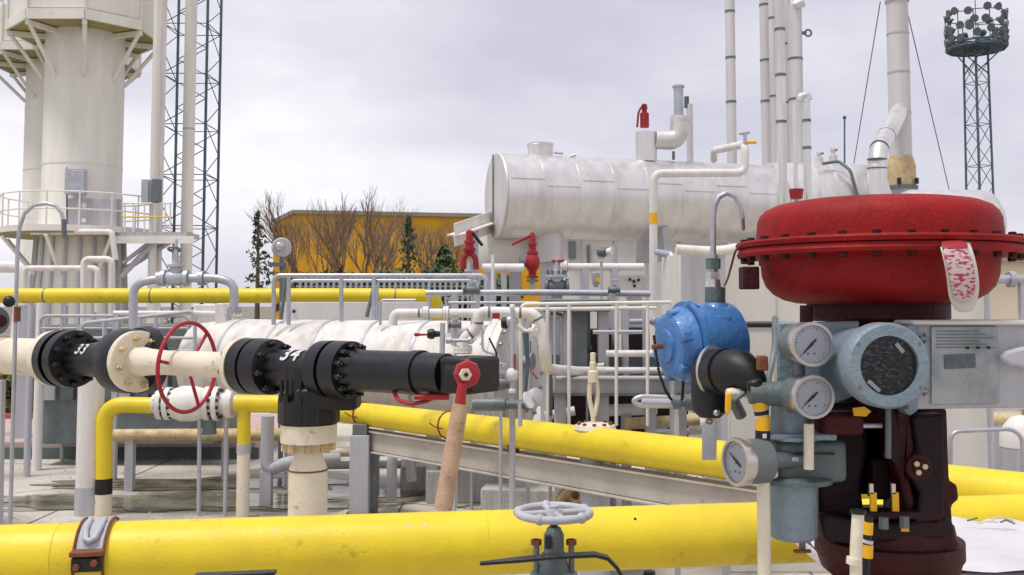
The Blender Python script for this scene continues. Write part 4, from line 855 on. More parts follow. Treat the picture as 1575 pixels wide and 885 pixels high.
t = thing('steel_post', 'pale steel post at right between valve yoke and brown pipe', 'post', (W(1472, 690, 7.5).x, 7.5, 0)); strut(t, 'post', (W(1472, 690, 7.5).x, 7.5, 0), W(1472, 470, 7.5), .045, M['grey'], sq=True)
run('flanged_pipe', 'small bright flanged pipe fitting before the beige wall', 'pipe', [(1500, 430, 9), (1600, 430, 9)], 7*U(9), M['steel'], flanges=((0, .25), (0, .55), (0, .85)), fr=1.8, supports=((1512, 430, 9, .04), (1572, 430, 9, .03)))
t = thing('white_cabinet', 'narrow white cabinet half seen right of actuator tag', 'cabinet', (W(1503, 470, 6).x, 6, 0)); q = W(1504, 455, 6)
MB().box((q.x-.1, 6.2, q.z/2), (.3, .4, q.z)).build('case', M['cabin'], t, .008); strut(t, 'conduit', (W(1516, 500, 5.95).x, 5.95, 0), W(1516, 452, 5.95), .012, M['steel'])
# ------------------------------------------------------------------ left low ground things
Z = 10.5; k = U(Z)
t = thing('white_post', 'thick white round post standing in puddle, left of yellow elbow', 'post', (W(141, 785, 8.55).x, 8.55, 0))
q = W(141, 580, 8.55); MB().cyl((q.x, 8.55, 0), (q.x, 8.55, q.z), 19*U(8.55), 28).build('post', M['white'], t); MB().cyl((q.x, 8.55, 0), (q.x, 8.55, .24), 19.6*U(8.55), 28).build('foot', M['grey'], t)
Z = 8.5; k = U(Z)
t = thing('yellow_elbow_pipe', 'yellow elbow pipe with black band rising from ground at left', 'pipe', (W(160, 780, Z).x, Z, 0))
P = [W(160, 736, Z), W(160, 622, Z), W(236, 624, Z)]
MB().tube(P, 12.2*k, 24, 34*k, 10).build('pipe_wall', M['yellow'], t)
q = W(160, 737, Z); MB().cyl((q.x, Z, q.z-22*k), (q.x, Z, q.z), 12.5*k, 24).build('black_band', M['rubber'], t)
MB().cyl((q.x, Z, 0), (q.x, Z, q.z-22*k), 12.3*k, 24).build('cream_foot', M['cream'], t)
t = thing('ball_valve', 'white flanged ball valve between two yellow pipes behind red handwheel', 'valve', W(300, 640, Z))
p = W(236, 621, Z); 
MB().lathe(p, (1, 0, 0), [(0, 14*k), (8*k, 16*k), (8*k, 24*k), (16*k, 24*k), (16*k, 19*k), (20*k, 19*k), (20*k, 25*k), (27*k, 25*k), (27*k, 21*k), (44*k, 27*k), (62*k, 27*k), (80*k, 22*k), (80*k, 26*k), (88*k, 26*k), (88*k, 20*k), (94*k, 20*k), (94*k, 26*k), (101*k, 26*k), (101*k, 16*k), (112*k, 17*k), (112*k, 22*k), (122*k, 22*k), (122*k, 13*k), (134*k, 13*k)], 28).build('body', M['white'], t)
for dx in (17, 90): MB().hexes(p+Vector((dx*k-10*k, 0, 0)), (1, 0, 0), 21*k, 12, 2.8*k, 24*k).build('bolts', M['rubber'], t, kind='stuff')
for (px, yb_) in ((307, 770), (348, 745)): strut(t, 'support_rod', (W(px, yb_, Z).x, Z-.02, 0), W(px, 640, Z-.02), 3.2*k, M['grey'])
MB().cyl(W(322, 640, Z), W(322, 668, Z), 9*k, 16, 11*k).build('drain_leg', M['dsteel'], t)
t = thing('yellow_tee_pipe', 'yellow pipe tee with cream lower leg left of white spool', 'pipe', (W(375, 790, Z-.1).x, Z-.1, 0))
Zq = 8.4; k = U(Zq)
MB().tube([W(364, 621, Zq), W(452, 622, Zq)], 13.5*k, 24).build('pipe_wall', M['yellow'], t)
q = W(375, 683, Zq); MB().cyl(q, W(375, 618, Zq), 10*k, 22).build('yellow_leg', M['yellow'], t)
MB().cyl((q.x, Zq, 0), q, 9.8*k, 22).build('cream_leg', M['cream'], t); MB().cyl(q-Vector((0, 0, 14*k)), q, 10.6*k, 22).build('grey_band', M['grey'], t)
# pipes crossing low behind
run('brown_pipe', 'dull brown grey pipe lying low between ball valve and posts', 'pipe', [(176, 670, 9.6), (480, 668, 9.6)], 9.5*U(9.6), M['rustcream'], supports=((201, 672, 9.6, .04), (450, 672, 9.6, .04)))
run('white_pipe', 'short upright grey pipe bending behind the cream lower leg', 'pipe', [(412, 640, 8.9), (410, 725, 8.9), (440, 712, 8.9), (520, 706, 9.2)], 10*U(8.9), M['grey'], .1, supports=((410, 725, 8.9, .05),))
run('white_pipe', 'pale low pipe behind post and lever at foot of frame', 'pipe', [(500, 696, 9.4), (660, 694, 9.4)], 7*U(9.4), M['cream'], supports=((575, 696, 9.4, .05),))
t = run('hooked_pipe', 'short grey pipe hook with open lower end near concrete blocks', 'pipe', [(602, 770, 8.9), (603, 700, 8.9), (616, 685, 9.0), (630, 690, 9.1), (634, 740, 9.1)], 8*U(8.9), M['grey'], .1)
# grey square post with cap
Z = 8.45; k = U(Z); q = W(555, 652, Z)
t = thing('square_post', 'grey square steel post carrying the yellow diagonal pipe', 'post', (q.x, Z, 0))
MB().box((q.x, Z, (q.z-16*k)/2), (29*k, 29*k, q.z-16*k)).build('post', M['grey'], t, .006); MB().box((q.x, Z, q.z-8*k), (22*k, 22*k, 16*k)).build('cap_block', M['dsteel'], t, .004)
MB().box((q.x, Z, .01), (44*k, 44*k, .02)).build('base_plate', M['rust'], t)
# concrete blocks
for (lab, xa, xb, yt, yb_, dd, yaw) in (('small dark concrete block, leftmost by the hooked pipe', 612, 657, 707, 752, .5, .1), ('wide concrete block behind the rusted lever pipe', 655, 778, 713, 770, .45, .04), ('front concrete block nearest the grey handwheel', 745, 885, 742, 784, .55, -.12)):
    Zb = 2700/(yb_-470); h = (yb_-yt-8)*U(Zb); wd = (xb-xa)*U(Zb); q = W((xa+xb)/2, yb_, Zb)
    t = thing('concrete_block', lab, 'block', (q.x, Zb+dd/2, 0), 'concrete blocks on the ground'); Mz = Matrix.Rotation(yaw, 3, 'Z')
    MB().box((q.x, Zb+dd/2, h/2), (wd, dd, h), Mz).build('block', M['concrete'], t, .012)
    MB().torus(Vector((q.x+wd*.2, Zb+dd/2, h)), Mz @ Vector((0, 1, 0)), .03, .006, 16, 6).build('lifting_eye', M['rust'], t)
# diagonal yellow pipe and the grey pipe below it
PA, PB = W(420, 630, 9.9), W(1740, 786, 4.05); PB.z = W(1575, 765, 4.46).z+.0; PA.z = W(560, 637, 8.6).z
D1 = W(560, 637.5, 8.6); D2 = W(1575, 766, 4.5); dd_ = (D2-D1).normalized()
S0 = D1-dd_*.55; S1 = D2+dd_*1.6
t = thing('diagonal_yellow_pipe', 'yellow pipe running diagonally towards viewer behind the front pipe', 'pipe', (D1.x, D1.y, D1.z-.12))
MB().tube([S0, S0.lerp(S1, .5), S1], [.098, .108, .118], 32).build('pipe_wall', M['yellow'], t)
for (px_, f_) in ((543, .07), (662, .23)):
    q = S0.lerp(S1, f_); MB().torus(q, dd_, .104, .008, 36, 8).build('wire_strap', M['rust'], t)
    MB().tube([q+Vector((-.02, -.1, -.02)), q+Vector((-.09, -.14, .0)), q+Vector((-.14, -.13, .03))], .006, 6).build('strap_tail', M['rust'], t)
MB().box(S0.lerp(S1, .33)-Vector((0, .06, .1)), (.1, .05, .025), rotm(dd_)).build('under_clip', M['rust'], t)
for f in (.93,):
    q = S0.lerp(S1, f); strut(t, 'support', (q.x+.02, q.y+.03, 0), (q.x+.02, q.y+.03, q.z-.1), .045, M['grey'], sq=True)
t = thing('diagonal_grey_beam', 'weathered grey channel beam just below the yellow diagonal pipe', 'beam', D1-Vector((0, 0, .35)))
o1 = Vector((.02, -.02, -.215)); G0, G1 = S0+o1+dd_*.5, S1+Vector((.02, -.02, -.235))
MB().beam(G0, G1, .09, .155).build('web', M['wbeam'], t, .006); MB().beam(G0+Vector((0, -.02, .086)), G1+Vector((0, -.02, .086)), .13, .012).build('top_lip', M['wbeam'], t, .002); MB().beam(G0+Vector((0, -.02, -.086)), G1+Vector((0, -.02, -.086)), .13, .012).build('bottom_lip', M['wbeam'], t, .002)
for f in (.02, .9):
    q = G0.lerp(G1, f); strut(t, 'support', (q.x, q.y+.02, 0), q, .05, M['dsteel'], sq=True)
t = thing('cream_drain_pipe', 'cream pipe with rusty bolted end flange under grey pipe', 'pipe', W(860, 730, 5.7)); Z = 6.0
P = [W(700, 678, 8.2), W(712, 698, 8.2), W(800, 722, 7.7), W(890, 752, 7.1)]; ax_ = (P[3]-P[2]).normalized()
MB().tube(P, .045, 18, .2).build('pipe_wall', M['cream'], t)
fx = Vector((.3, -.55, -.75)).normalized(); q = W(905, 755, 7.05)
MB().lathe(q-fx*.03, fx, [(0, .06), (.0, .235), (.022, .24), (.022, .17), (.03, .17), (.03, .24), (.055, .238), (.055, .14), (.085, .12), (.087, .01)], 36).build('flange', M['rustcream'], t)
bolts_each('bolt', M['rust'], t, q+fx*.05, fx, .195, 10, .03, .03)
strut(t, 'support', (q.x, q.y, 0), q-Vector((0, 0, .1)), .04, M['dsteel'], sq=True)
# extra clutter behind ball valve
for (lab, px, yt, yb_, Zz, rr, mm) in (('thin grey riser left of the grey gate valve hoop', 100, 470, 505, 11.3, 3, 'grey'), ('pale riser by left edge below yellow pipe', 47, 470, 545, 10.4, 5, 'grey'), ('thick white riser below level yellow pipe near tower', 62, 466, 520, 10.8, 7, 'white')):
    vpipe('riser_pipe', lab, 'pipe', px, yt, None, Zz, rr, M[mm])
handrail('low pale rails in the left middle distance', 10.3, [62, 95, 120, 163, 200, 290], 486, 560, .018, 'grey', (505,))
handrail('dull cable tray rail rising right behind black valve', 9.9, [125, 160, 215, 240, 300], 497, 580, .02, 'grey', (520, 540), slope=-.1)
run('white_pipe', 'thin white pipe with yellow collar level behind grey hoop', 'pipe', [(175, 482, 10.2), (300, 482, 10.2), (372, 484, 10.2)], 4*U(10.2), M['white'], supports=((180, 482, 10.2, .03), (350, 484, 10.2, .03)))
t = thing('skid_housing', 'low grey green machine housing behind black valve at left', 'housing', (W(180, 600, 11.5).x, 11.2, 0)); q0 = W(60, 520, 11); q1 = W(330, 500, 11)
MB().box(((q0.x+q1.x)/2, 11.6, q1.z/2+.12), (q1.x-q0.x, 1.1, q1.z-.25)).build('case', M['dsteel'], t, .01)
for i in range(9):
    x = q0.x+.12+i*.21; MB().box((x, 11.02, q1.z*.6), (.15, .05, .42)).build('louvre_panel', M['greygreen' if i % 2 else 'grey'], t, .006)
# more pieces filling the left and centre middle ground
for (lab, pts, rr, mm) in (
    ('slim white pipe passing level above the frame top plate', [(812, 476, 7.9), (1010, 474, 7.9)], 3, 'white'),
    ('grey pipe elbow dropping behind left rail of frame', [(846, 486, 8.2), (866, 486, 8.2), (866, 560, 8.2)], 6, 'steel'),
    ('tiny grey loop line hooked near the blue transmitter chain', [(1040, 640, 6.2), (1040, 612, 6.2), (985, 610, 6.2), (972, 617, 6.2), (985, 624, 6.2), (1060, 625, 6.2)], 4, 'steel')):
    run('service_pipe', lab, 'pipe', pts, rr*U(pts[0][2]), M[mm], .05, supports=((pts[0][0], pts[0][1], pts[0][2], .015),))
for (lab, pts, rr, mm) in (
    ('thin steel impulse tube bending down the vessel end', [(742, 505, 6.9), (742, 540, 6.9), (770, 548, 6.9), (770, 600, 6.9)], 1.8, 'steel'),
    ('dark thin cable drooping across vessel end flange', [(752, 520, 6.7), (765, 545, 6.7), (758, 575, 6.7), (748, 600, 6.7)], 1.5, 'pitch'),
    ('short grey stub pipe with cap under white jogged pipe', [(846, 575, 7.2), (846, 640, 7.2)], 4, 'greygreen'),
    ('thin grey tube climbing the left post of frame', [(853, 478, 7.4), (853, 600, 7.4)], 2, 'steel'),
    ('olive grey pipe rising behind the guard rails, left of funnel', [(903, 470, 8.3), (903, 600, 8.3)], 5, 'greygreen'),
    ('pale pipe crossing level behind guard rails near the blue housing', [(968, 495, 8.4), (1040, 493, 8.4)], 4, 'grey'),
    ('white thin pipe standing right of relief valve near cabin', [(945, 378, 9.9), (945, 452, 9.9)], 5, 'grey'),
    ('low grey pipe along the ground behind square post', [(500, 716, 9.9), (640, 714, 9.9)], 6, 'grey'),
    ('dark green pipe lying low beyond the concrete blocks', [(640, 700, 10.6), (860, 700, 10.6)], 7, 'greygreen'),
    ('thin white tube rising beside the red forked valve', [(758, 392, 10.2), (758, 448, 10.2)], 2.6, 'white'),
    ('slim tube bridging over the white vessel to the long grey pipe', [(585, 500, 9.2), (585, 462, 9.2), (640, 462, 9.2)], 2.2, 'steel'),
    ('thin grey tube running level above the white jogged pipe', [(690, 466, 8.0), (830, 466, 8.0), (830, 476, 8.0)], 2.4, 'steel')):
    run('service_pipe', lab, 'pipe', pts, rr*U(pts[0][2]), M[mm], .04, supports=(((pts[-1][0], pts[-1][1], pts[-1][2], .01),) if rr >= 4 else ()), flanges=(((0, .5),) if rr >= 4 else ()), fr=1.6)
for (lab, px, py, Zz, rr) in (('small round steel valve cluster left of vessel end flange', 700, 500, 7.2, 6), ('compact grey valve with stub stem on the long grey pipe', 726, 446, 8.7, 8), ('small capped valve on long grey pipe before the cabin', 945, 446, 8.7, 6), ('dull round valve low beside vessel end and black box', 770, 590, 6.6, 12), ('little flanged valve hanging under level yellow pipe end', 690, 474, 8.9, 6)):
    k = U(Zz); c = W(px, py, Zz); t = thing('small_valve', lab, 'valve', c-Vector((0, 0, rr*k)))
    MB().lathe(c-Vector((rr*1.6*k, 0, 0)), (1, -.15, 0), [(0, rr*k), (rr*.35*k, rr*k), (rr*.35*k, rr*.6*k), (rr*.9*k, rr*.8*k), (rr*2.1*k, rr*.8*k), (rr*2.7*k, rr*.6*k), (rr*2.7*k, rr*k), (rr*3.1*k, rr*k)], 18).build('body', M['dsteel'], t)
    MB().lathe(c, (0, 0, 1), [(0, rr*.5*k), (rr*1.2*k, rr*.45*k), (rr*1.2*k, rr*.8*k), (rr*1.5*k, rr*.8*k), (rr*1.6*k, rr*.2*k), (rr*2.4*k, rr*.2*k)], 14).build('bonnet', M['steel'], t)
    MB().torus(c+Vector((0, 0, rr*2.3*k)), (0, .3, 1), rr*.8*k, rr*.14*k, 18, 6).build('handwheel', M['grey'], t)
    strut(t, 'support', (c.x, c.y+.05, 0), c, .012, M['grey'])
# ------------------------------------------------------------------ numbered valve line 33 / 34
L1, L2_ = W(110, 552, 6.85), W(740, 578, 4.85); ld = (L2_-L1).normalized(); ln = (L2_-L1).length
def onl(px):   # point of the line seen at this column
    lo, hi = -3.0, 6.0
    for _ in range(50):
        m = (lo+hi)/2; q = L1+ld*m; d = q-Vector((0, 0, EYE)); x = CX+F*d.x/d.dot(fw)
        if x < px: lo = m
        else: hi = m
    return L1+ld*lo
T_ = lambda px: (onl(px)-L1).dot(ld)
def seg(b, prof, n=40): return b.lathe(L1, ld, [(T_(p) if p is not None else 0, r) for p, r in prof], n)
t = thing('cream_pipe_section', 'cream pipe with rust band entering picture at the left', 'pipe', onl(20)-Vector((0, 0, .14)))
b = MB(); b.lathe(L1, ld, [(T_(0)-1.8, .135), (T_(78), .135)], 40); b.build('pipe_wall', M['cream'], t)
MB().lathe(L1, ld, [(T_(4), .137), (T_(14), .138)], 40).build('rust_band', M['rustcream'], t)
MB().lathe(L1, ld, [(T_(78), .14), (T_(82), .195), (T_(90), .2)], 48).build('flange', M['cream'], t)
strut(t, 'support', (onl(-60).x, onl(-60).y, 0), onl(-60), .06, M['grey'], sq=True)
v33 = thing('black_valve', 'black flanged valve numbered 33 between cream pipe and white flange', 'valve', onl(140)-Vector((0, 0, .2)))
MB().lathe(L1, ld, [(T_(90)+.002, .1), (T_(90)+.002, .198), (T_(100), .2), (T_(100), .155), (T_(106), .155), (T_(106), .2), (T_(116), .198), (T_(118), .12)], 48).build('left_flange', M['black'], v33)
MB().lathe(L1, ld, [(T_(116), .118), (T_(135), .112), (T_(160), .125), (T_(178), .14), (T_(178)+.001, .12)], 44).build('body', M['black'], v33)
MB().lathe(L1, ld, [(T_(176), .1), (T_(176), .17), (T_(186), .21), (T_(200), .212), (T_(206), .205), (T_(206), .1)], 48).build('right_flange', M['black'], v33)
bolts_each('bolt', M['rubber'], v33, onl(116), ld, .165, 10, .02, .05)
qh = onl(196); bk = Vector((-ld.y, ld.x, 0))   # towards the back
hub_c = W(289, 565, 6.3)
MB().lathe(qh+bk*.02+ld*.0, bk, [(0, .15), (.05, .18), (.06, .22), (.14, .225), (.15, .12), (.4, .05)], 36).build('bonnet', M['black'], v33)
t = thing('white_spool', 'short cream pipe spool with big bolted flange between two black valves', 'pipe', onl(300)-Vector((0, 0, .1)))
MB().lathe(L1, ld, [(T_(206)+.003, .08), (T_(206)+.003, .2), (T_(213), .202), (T_(213)+.006, .19), (T_(213)+.006, .1), (T_(232), .085), (T_(255), .078), (T_(364), .078), (T_(368), .09), (T_(371), .165), (T_(378), .168), (T_(378), .1)], 48).build('pipe_wall', M['cream'], t)
bolts_each('bolt', M['rustcream'], t, onl(213), ld, .155, 8, .021, .035)
bolts_each('bolt', M['rust'], t, onl(371)-ld*.035, ld, .13, 8, .019, .03)
v34 = thing('black_valve', 'long black flanged valve numbered 34 with black barrel and end box', 'valve', onl(500)-Vector((0, 0, .4)))
MB().lathe(L1, ld, [(T_(378)+.003, .09), (T_(378)+.003, .162), (T_(395), .165), (T_(395), .14), (T_(399), .14), (T_(399), .166), (T_(420), .16), (T_(424), .1)], 48).build('left_flange', M['black'], v34)
MB().lathe(L1, ld, [(T_(420), .102), (T_(480), .104), (T_(498), .14), (T_(500), .1)], 44).build('body', M['black'], v34)
MB().lathe(L1, ld, [(T_(496), .1), (T_(496), .158), (T_(514), .16), (T_(514), .14), (T_(519), .14), (T_(519), .16), (T_(541), .158), (T_(542), .1)], 48).build('centre_flange', M['black'], v34)
bolts_each('bolt', M['black'], v34, onl(541), ld, .133, 12, .018, .04)
bolts_each('bolt', M['black'], v34, onl(420), ld, .137, 8, .018, .04)
MB().lathe(L1, ld, [(T_(541), .125), (T_(560), .112), (T_(638), .112), (T_(638), .118), (T_(650), .118), (T_(650), .108), (T_(688), .105), (T_(690), .02)], 44).build('barrel', M['black'], v34)
q = onl(722); MB().box(q+Vector((0, .06, 0)), (.18, .2, .26), rotm(ld) @ Matrix(((0, 0, 1), (1, 0, 0), (0, 1, 0)))).build('end_box', M['rubber'], v34, .02)
MB().lathe(onl(688), ld, [(0, .06), (.05, .06), (.05, .095), (.12, .095)], 24).build('neck', M['rubber'], v34)
# downward body
q = onl(476); MB().lathe(q, (0, 0, -1), [(0, .125), (.17, .128), (.18, .165), (.3, .165), (.305, .135)], 40).build('lower_body', M['rubber'], v34)
bolts_each('bolt', M['rubber'], v34, q-Vector((0, 0, .3)), (0, 0, 1), .15, 10, .022, .16)
MB().box(q+Vector((.12, -.06, -.16)), (.34, .2, .12)).build('under_block', M['rubber'], v34, .02)
t = thing('white_reducer_spool', 'cream reducer and standing pipe with rusty bolts below valve 34', 'pipe', (q.x, q.y, 0))
zq = q.z-.307
MB().lathe((q.x, q.y, 0), (0, 0, 1), [(0, .108), (zq-.27, .108), (zq-.25, .106), (zq-.15, .07), (zq-.1, .07), (zq-.1, .155), (zq, .158), (zq, .02)], 40).build('pipe_wall', M['cream'], t)
MB().torus((q.x, q.y, zq-.255), (0, 0, 1), .106, .005, 36, 8).build('weld_ring', M['rust'], t)
bolts_each('nut', M['rustcream'], t, (q.x, q.y, zq-.15), (0, 0, 1), .125, 8, .026, .05)
# numbers wrapped round the black bodies
def wrap_text(txt, px, rad, size, parent, ang, dpx=0):
    cu = bpy.data.curves.new('num', 'FONT'); cu.body = txt; cu.size = size; cu.align_x = 'CENTER'; cu.align_y = 'CENTER'; cu.space_character = 1.1; cu.offset = size*.018
    ob = bpy.data.objects.new('num', cu); C.objects.link(ob); bpy.context.view_layer.update()
    me = ob.to_mesh(); bm = bmesh.new(); bm.from_mesh(me); ob.to_mesh_clear(); bpy.data.objects.remove(ob)
    bmesh.ops.triangulate(bm, faces=bm.faces); bmesh.ops.subdivide_edges(bm, edges=bm.edges, cuts=3, use_grid_fill=True)
    c0 = onl(px); fr = Vector((ld.y, -ld.x, 0)).normalized(); upv = Vector((0, 0, 1)); 
    for v in bm.verts:
        a = ang+v.co.y/rad; v.co = c0+ld*v.co.x+(fr*math.cos(a)+upv*math.sin(a))*(rad+.0025)-Vector(parent['_loc'])
    m2 = bpy.data.meshes.new('number'); bm.to_mesh(m2); bm.free(); m2.materials.append(M['wtext'])
    o = bpy.data.objects.new('number', m2); C.objects.link(o); o.parent = parent; return o
wrap_text('33', 145, .122, .115, v33, R_(38)); wrap_text('34', 461, .105, .135, v34, R_(50))
# big red handwheel on valve 33
def handwheel(name, label, c, ax, R, r, nsp, mat, group=None, hubr=.02, dish=0):
    t = thing(name, label, 'handwheel', Vector(c)-Vector((0, 0, R))); c = Vector(c); u, v, a = basis(ax)
    MB().torus(c, a, R, r, 56, 12).build('rim', mat, t)
    MB().lathe(c-a*(hubr*.8+dish), a, [(0, hubr*1.2), (hubr*1.6, hubr*1.2), (hubr*1.6, hubr*.5), (hubr*2.2, hubr*.5)], 16).build('hub', mat, t)
    return t, c, u, v, a
wax = Vector((.80, -.60, 0))*1.0; wax = Vector((.94, -.34, 0)).normalized()
t, c, u, v, a = handwheel('handwheel', 'big thin red handwheel behind the cream spool', hub_c, wax, .285, .013, 3, M['wheel'])
for s in (.85, -1.15, 2.95): strut(t, 'spoke', c, c+(u*math.cos(s)+v*math.sin(s))*.27, .011, M['wheel'])
strut(t, 'stem', c-wax*.35, c, .02, M['steel'])
# lever with red head, red lever behind
t = thing('hand_lever', 'rusted cream pipe lever hanging from red hexagonal head on black box', 'lever', W(681, 785, 4.5)); Z = 4.55; k = U(Z)
P = [W(711, 590, Z), W(708, 622, Z), W(681, 786, Z-.05)]
MB().tube([P[1], P[2]], [12.5*k, 14*k], 22).build('lever_pipe', M['lever'], t); MB().tube([P[0], P[1]+(P[2]-P[1])*.04], [7*k, 9*k], 16).build('socket_neck', M['wheel'], t)
hx = Vector((.35, -.93, .05)).normalized()
MB().lathe(W(713, 577, Z)+Vector((0, .08, 0)), hx, [(0, 17*k), (.02, 21*k), (.045, 22*k), (.06, 19*k), (.065, 12*k)], 8).build('hex_head', M['wheel'], t, .004)
MB().lathe(W(714, 577, Z)+hx*.012+Vector((.0, .02, 0)), hx, [(0, 10.5*k), (.012, 9.5*k)], 6).build('white_plate', M['cream'], t); MB().lathe(W(714, 577, Z)+hx*.024+Vector((0, .02, 0)), hx, [(0, 4*k), (.006, 4*k)], 4).build('square_end', M['ink'], t)
strut(t, 'spindle', W(713, 577, Z)+Vector((0, .1, 0)), W(716, 577, 4.9), .03, M['rubber'])
t = thing('valve_lever', 'low red and orange curved lever under the black barrel', 'lever', W(650, 615, 5.0)); k = U(5)
MB().tube([W(606, 604, 5.1), W(612, 616, 5.05), W(632, 622, 5), (W(655, 618, 5)), W(668, 612, 5)], 3.2*k, 10, .03).build('curved_bar', M['wheel'], t)
MB().tube([W(638, 611, 4.98), W(690, 610, 4.95)], [4*k, 5.5*k], 12).build('straight_bar', M['redv'], t); MB().tube([W(661, 600, 4.98), W(661, 614, 4.98)], 2.6*k, 8).build('pin', M['redv'], t)
strut(t, 'pivot', W(606, 604, 5.1), W(606, 590, 5.15), .012, M['rubber'])
# partial valve at the left edge
t = thing('edge_valve', 'grey and dark valve cut by left edge above cream pipe', 'valve', W(0, 520, 6)); k = U(6)
MB().lathe(W(-14, 494, 6), (.8, -.6, 0), [(0, 16*k), (8*k, 22*k), (14*k, 22*k), (15*k, 12*k)], 24).build('body', M['greygreen'], t)
MB().lathe(W(-2, 494, 5.9), (.8, -.6, 0), [(0, 11*k), (8*k, 9*k), (9*k, .01)], 16).build('centre_boss', M['darkred'], t); MB().ball(W(14, 464, 6), 9*k).build('knob', M['rubber'], t)
strut(t, 'stem', W(-10, 494, 6), W(-10, 545, 6.3), .03, M['dsteel'])
t = thing('edge_post', 'grey post running down the left picture edge', 'post', (W(-1, 700, 6.4).x, 6.4, 0)); strut(t, 'post', (W(0, 700, 6.4).x, 6.4, 0), W(0, 585, 6.4), 6*U(6.4), M['grey'], sq=True)
# ------------------------------------------------------------------ front yellow pipe
FA, FB = W(-420, 848, 3.36), W(1990, 808, 4.3); FB.z = FA.z
F0 = W(0, 860, 3.56); F1 = W(1575, 800, 4.13); F0.z = F1.z = EYE-.79-.12+.0
fd = (F1-F0).normalized(); Fa, Fb = F0-fd*1.6, F1+fd*1.4
t = thing('front_yellow_pipe', 'thick yellow pipe crossing whole foreground from edge to edge', 'pipe', ((Fa+Fb)/2)-Vector((0, 0, .12)))
MB().cyl(Fa, Fb, .12, 56).build('pipe_wall', M['yellow'], t)
for f in (.1, .88):
    q = Fa.lerp(Fb, f); MB().box((q.x, q.y, (q.z-.11)/2), (.1, .1, q.z-.11)).build('support', M['grey'], t, .006)
for (px, py) in ((430, 812), (628, 826), (652, 826), (978, 788)):   # small paint chips
    q = W(px, py, 3.8); 
    s_ = (q-F0).dot(fd); base = F0+fd*s_; an = math.asin(max(-1, min(1, (437-0)*0+.5)))
    n_ = (Vector((fd.y, -fd.x, 0))*math.cos(R_(48))+Vector((0, 0, 1))*math.sin(R_(48))); MB().lathe(base+n_*.1195, n_, [(0, .007), (.0015, .005)], 7).build('paint_chip', M['wtext' if px < 900 else 'ink'], t)
for m_off in (-1.0, .55, 2.1):
    MB().torus(F0+fd*(1.2+m_off), fd, .1195, .0028, 64, 6).build('weld_seam', M['yellow'], t)
# clamp on front pipe
def atp(px):
    lo, hi = -2., 6.
    for _ in range(40):
        m = (lo+hi)/2; q = F0+fd*m; d = q-Vector((0, 0, EYE)); x = CX+F*d.x/d.dot(fw)
        if x < px: lo = m
        else: hi = m
    return F0+fd*lo
q = atp(151); fn = Vector((fd.y, -fd.x, 0)).normalized()
t = thing('pipe_clamp', 'rusty grey clamp bracket strapped round front yellow pipe', 'clamp', q-Vector((0, 0, .14)))
b = MB(); nseg = 14; hw = .05; prev = None   # saddle strap over the front
for i in range(nseg+1):
    an = R_(122-i*124/nseg); dv = fn*math.cos(an)+Vector((0, 0, 1))*math.sin(an); 
    for rr_, s in ((.1205, -1), (.1205, 1), (.131, 1), (.131, -1)): b.v.append(q+dv*rr_+fd*hw*s*(1-.0*i))
    if i:
        o_ = len(b.v)-8
        for e_ in range(4): b.f.append((o_+e_, o_+(e_+1) % 4, o_+4+(e_+1) % 4, o_+4+e_))
    else: b.f.append((0, 1, 2, 3))
b.f.append(tuple(range(len(b.v)-4, len(b.v)))); b.build('strap', M['grey'], t)
for s in (-1, 1): MB().tube([q+fd*s*.05+(fn*math.cos(R_(an_))+Vector((0, 0, 1))*math.sin(R_(an_)))*.134 for an_ in range(120, -40, -16)], .0055, 8).build('edge_bead', M['rust'], t)
def onarc(an, rad, s_): return q+fd*s_+(fn*math.cos(R_(an))+Vector((0, 0, 1))*math.sin(R_(an)))*rad
MB().tube([onarc(84, .136, -.024), onarc(56, .14, -.024), onarc(38, .142, -.016), onarc(34, .143, 0), onarc(38, .142, .016), onarc(56, .14, .024), onarc(84, .136, .024)], .011, 10).build('u_bolt', M['grey'], t)
MB().box(q+fn*.142+Vector((0, 0, .046)), (.11, .05, .018), rotm(fn) @ Matrix(((1, 0, 0), (0, 0, 1), (0, 1, 0)))).build('lug_plate', M['rust'], t, .004)
MB().box(q+fn*.14+Vector((0, 0, .008)), (.1, .04, .05), rotm(fn) @ Matrix(((1, 0, 0), (0, 0, 1), (0, 1, 0)))).build('gap_shade_block', M['rubber'], t, .006); MB().hexes(q+fn*.15+Vector((0, 0, .01)), fn, .03, 2, .012, .025).build('bolts', M['rust'], t, kind='stuff')  # black block put where the clamp has only a dark shaded gap
# ------------------------------------------------------------------ white sheeted platform at lower right
xl, xr = W(1262, 862, 3.4).x, W(1262, 862, 3.4).x+2.6; zs = .956
t = thing('sheeted_platform', 'white sheet covered platform in the lower right corner', 'platform', ((xl+xr)/2, 3.5, 0))
b = MB(); nx, ny = 60, 18; rnd = random.Random(2)
for th in (0,):
    for j in range(ny+1):
        for i in range(nx+1):
            x = xl+(xr-xl)*i/nx; y = 3.15+.66*j/ny; z = zs+.007*math.sin(i*.7+j*.9)*math.sin(j*.6-i*.21)+.006*abs(math.sin(i*.23+j*.37+1))+(rnd.uniform(0, .022) if j >= ny-1 else rnd.uniform(0, .004))
            b.v.append(Vector((x, y+(rnd.uniform(-.01, .03) if j == ny else 0), z)))
    for j in range(ny):
        for i in range(nx): a_ = j*(nx+1)+i; b.f.append((a_, a_+1, a_+nx+2, a_+nx+1))
o = b.build('sheet', M['sheet'], t)
MB().box(((xl+xr)/2, 3.48, zs-.03), (xr-xl, .66, .036)).build('deck', M['sheet'], t, .004)
MB().box(((xl+xr)/2, 3.17, zs-.055), (xr-xl, .03, .02)).build('dark_edge', M['pitch'], t)
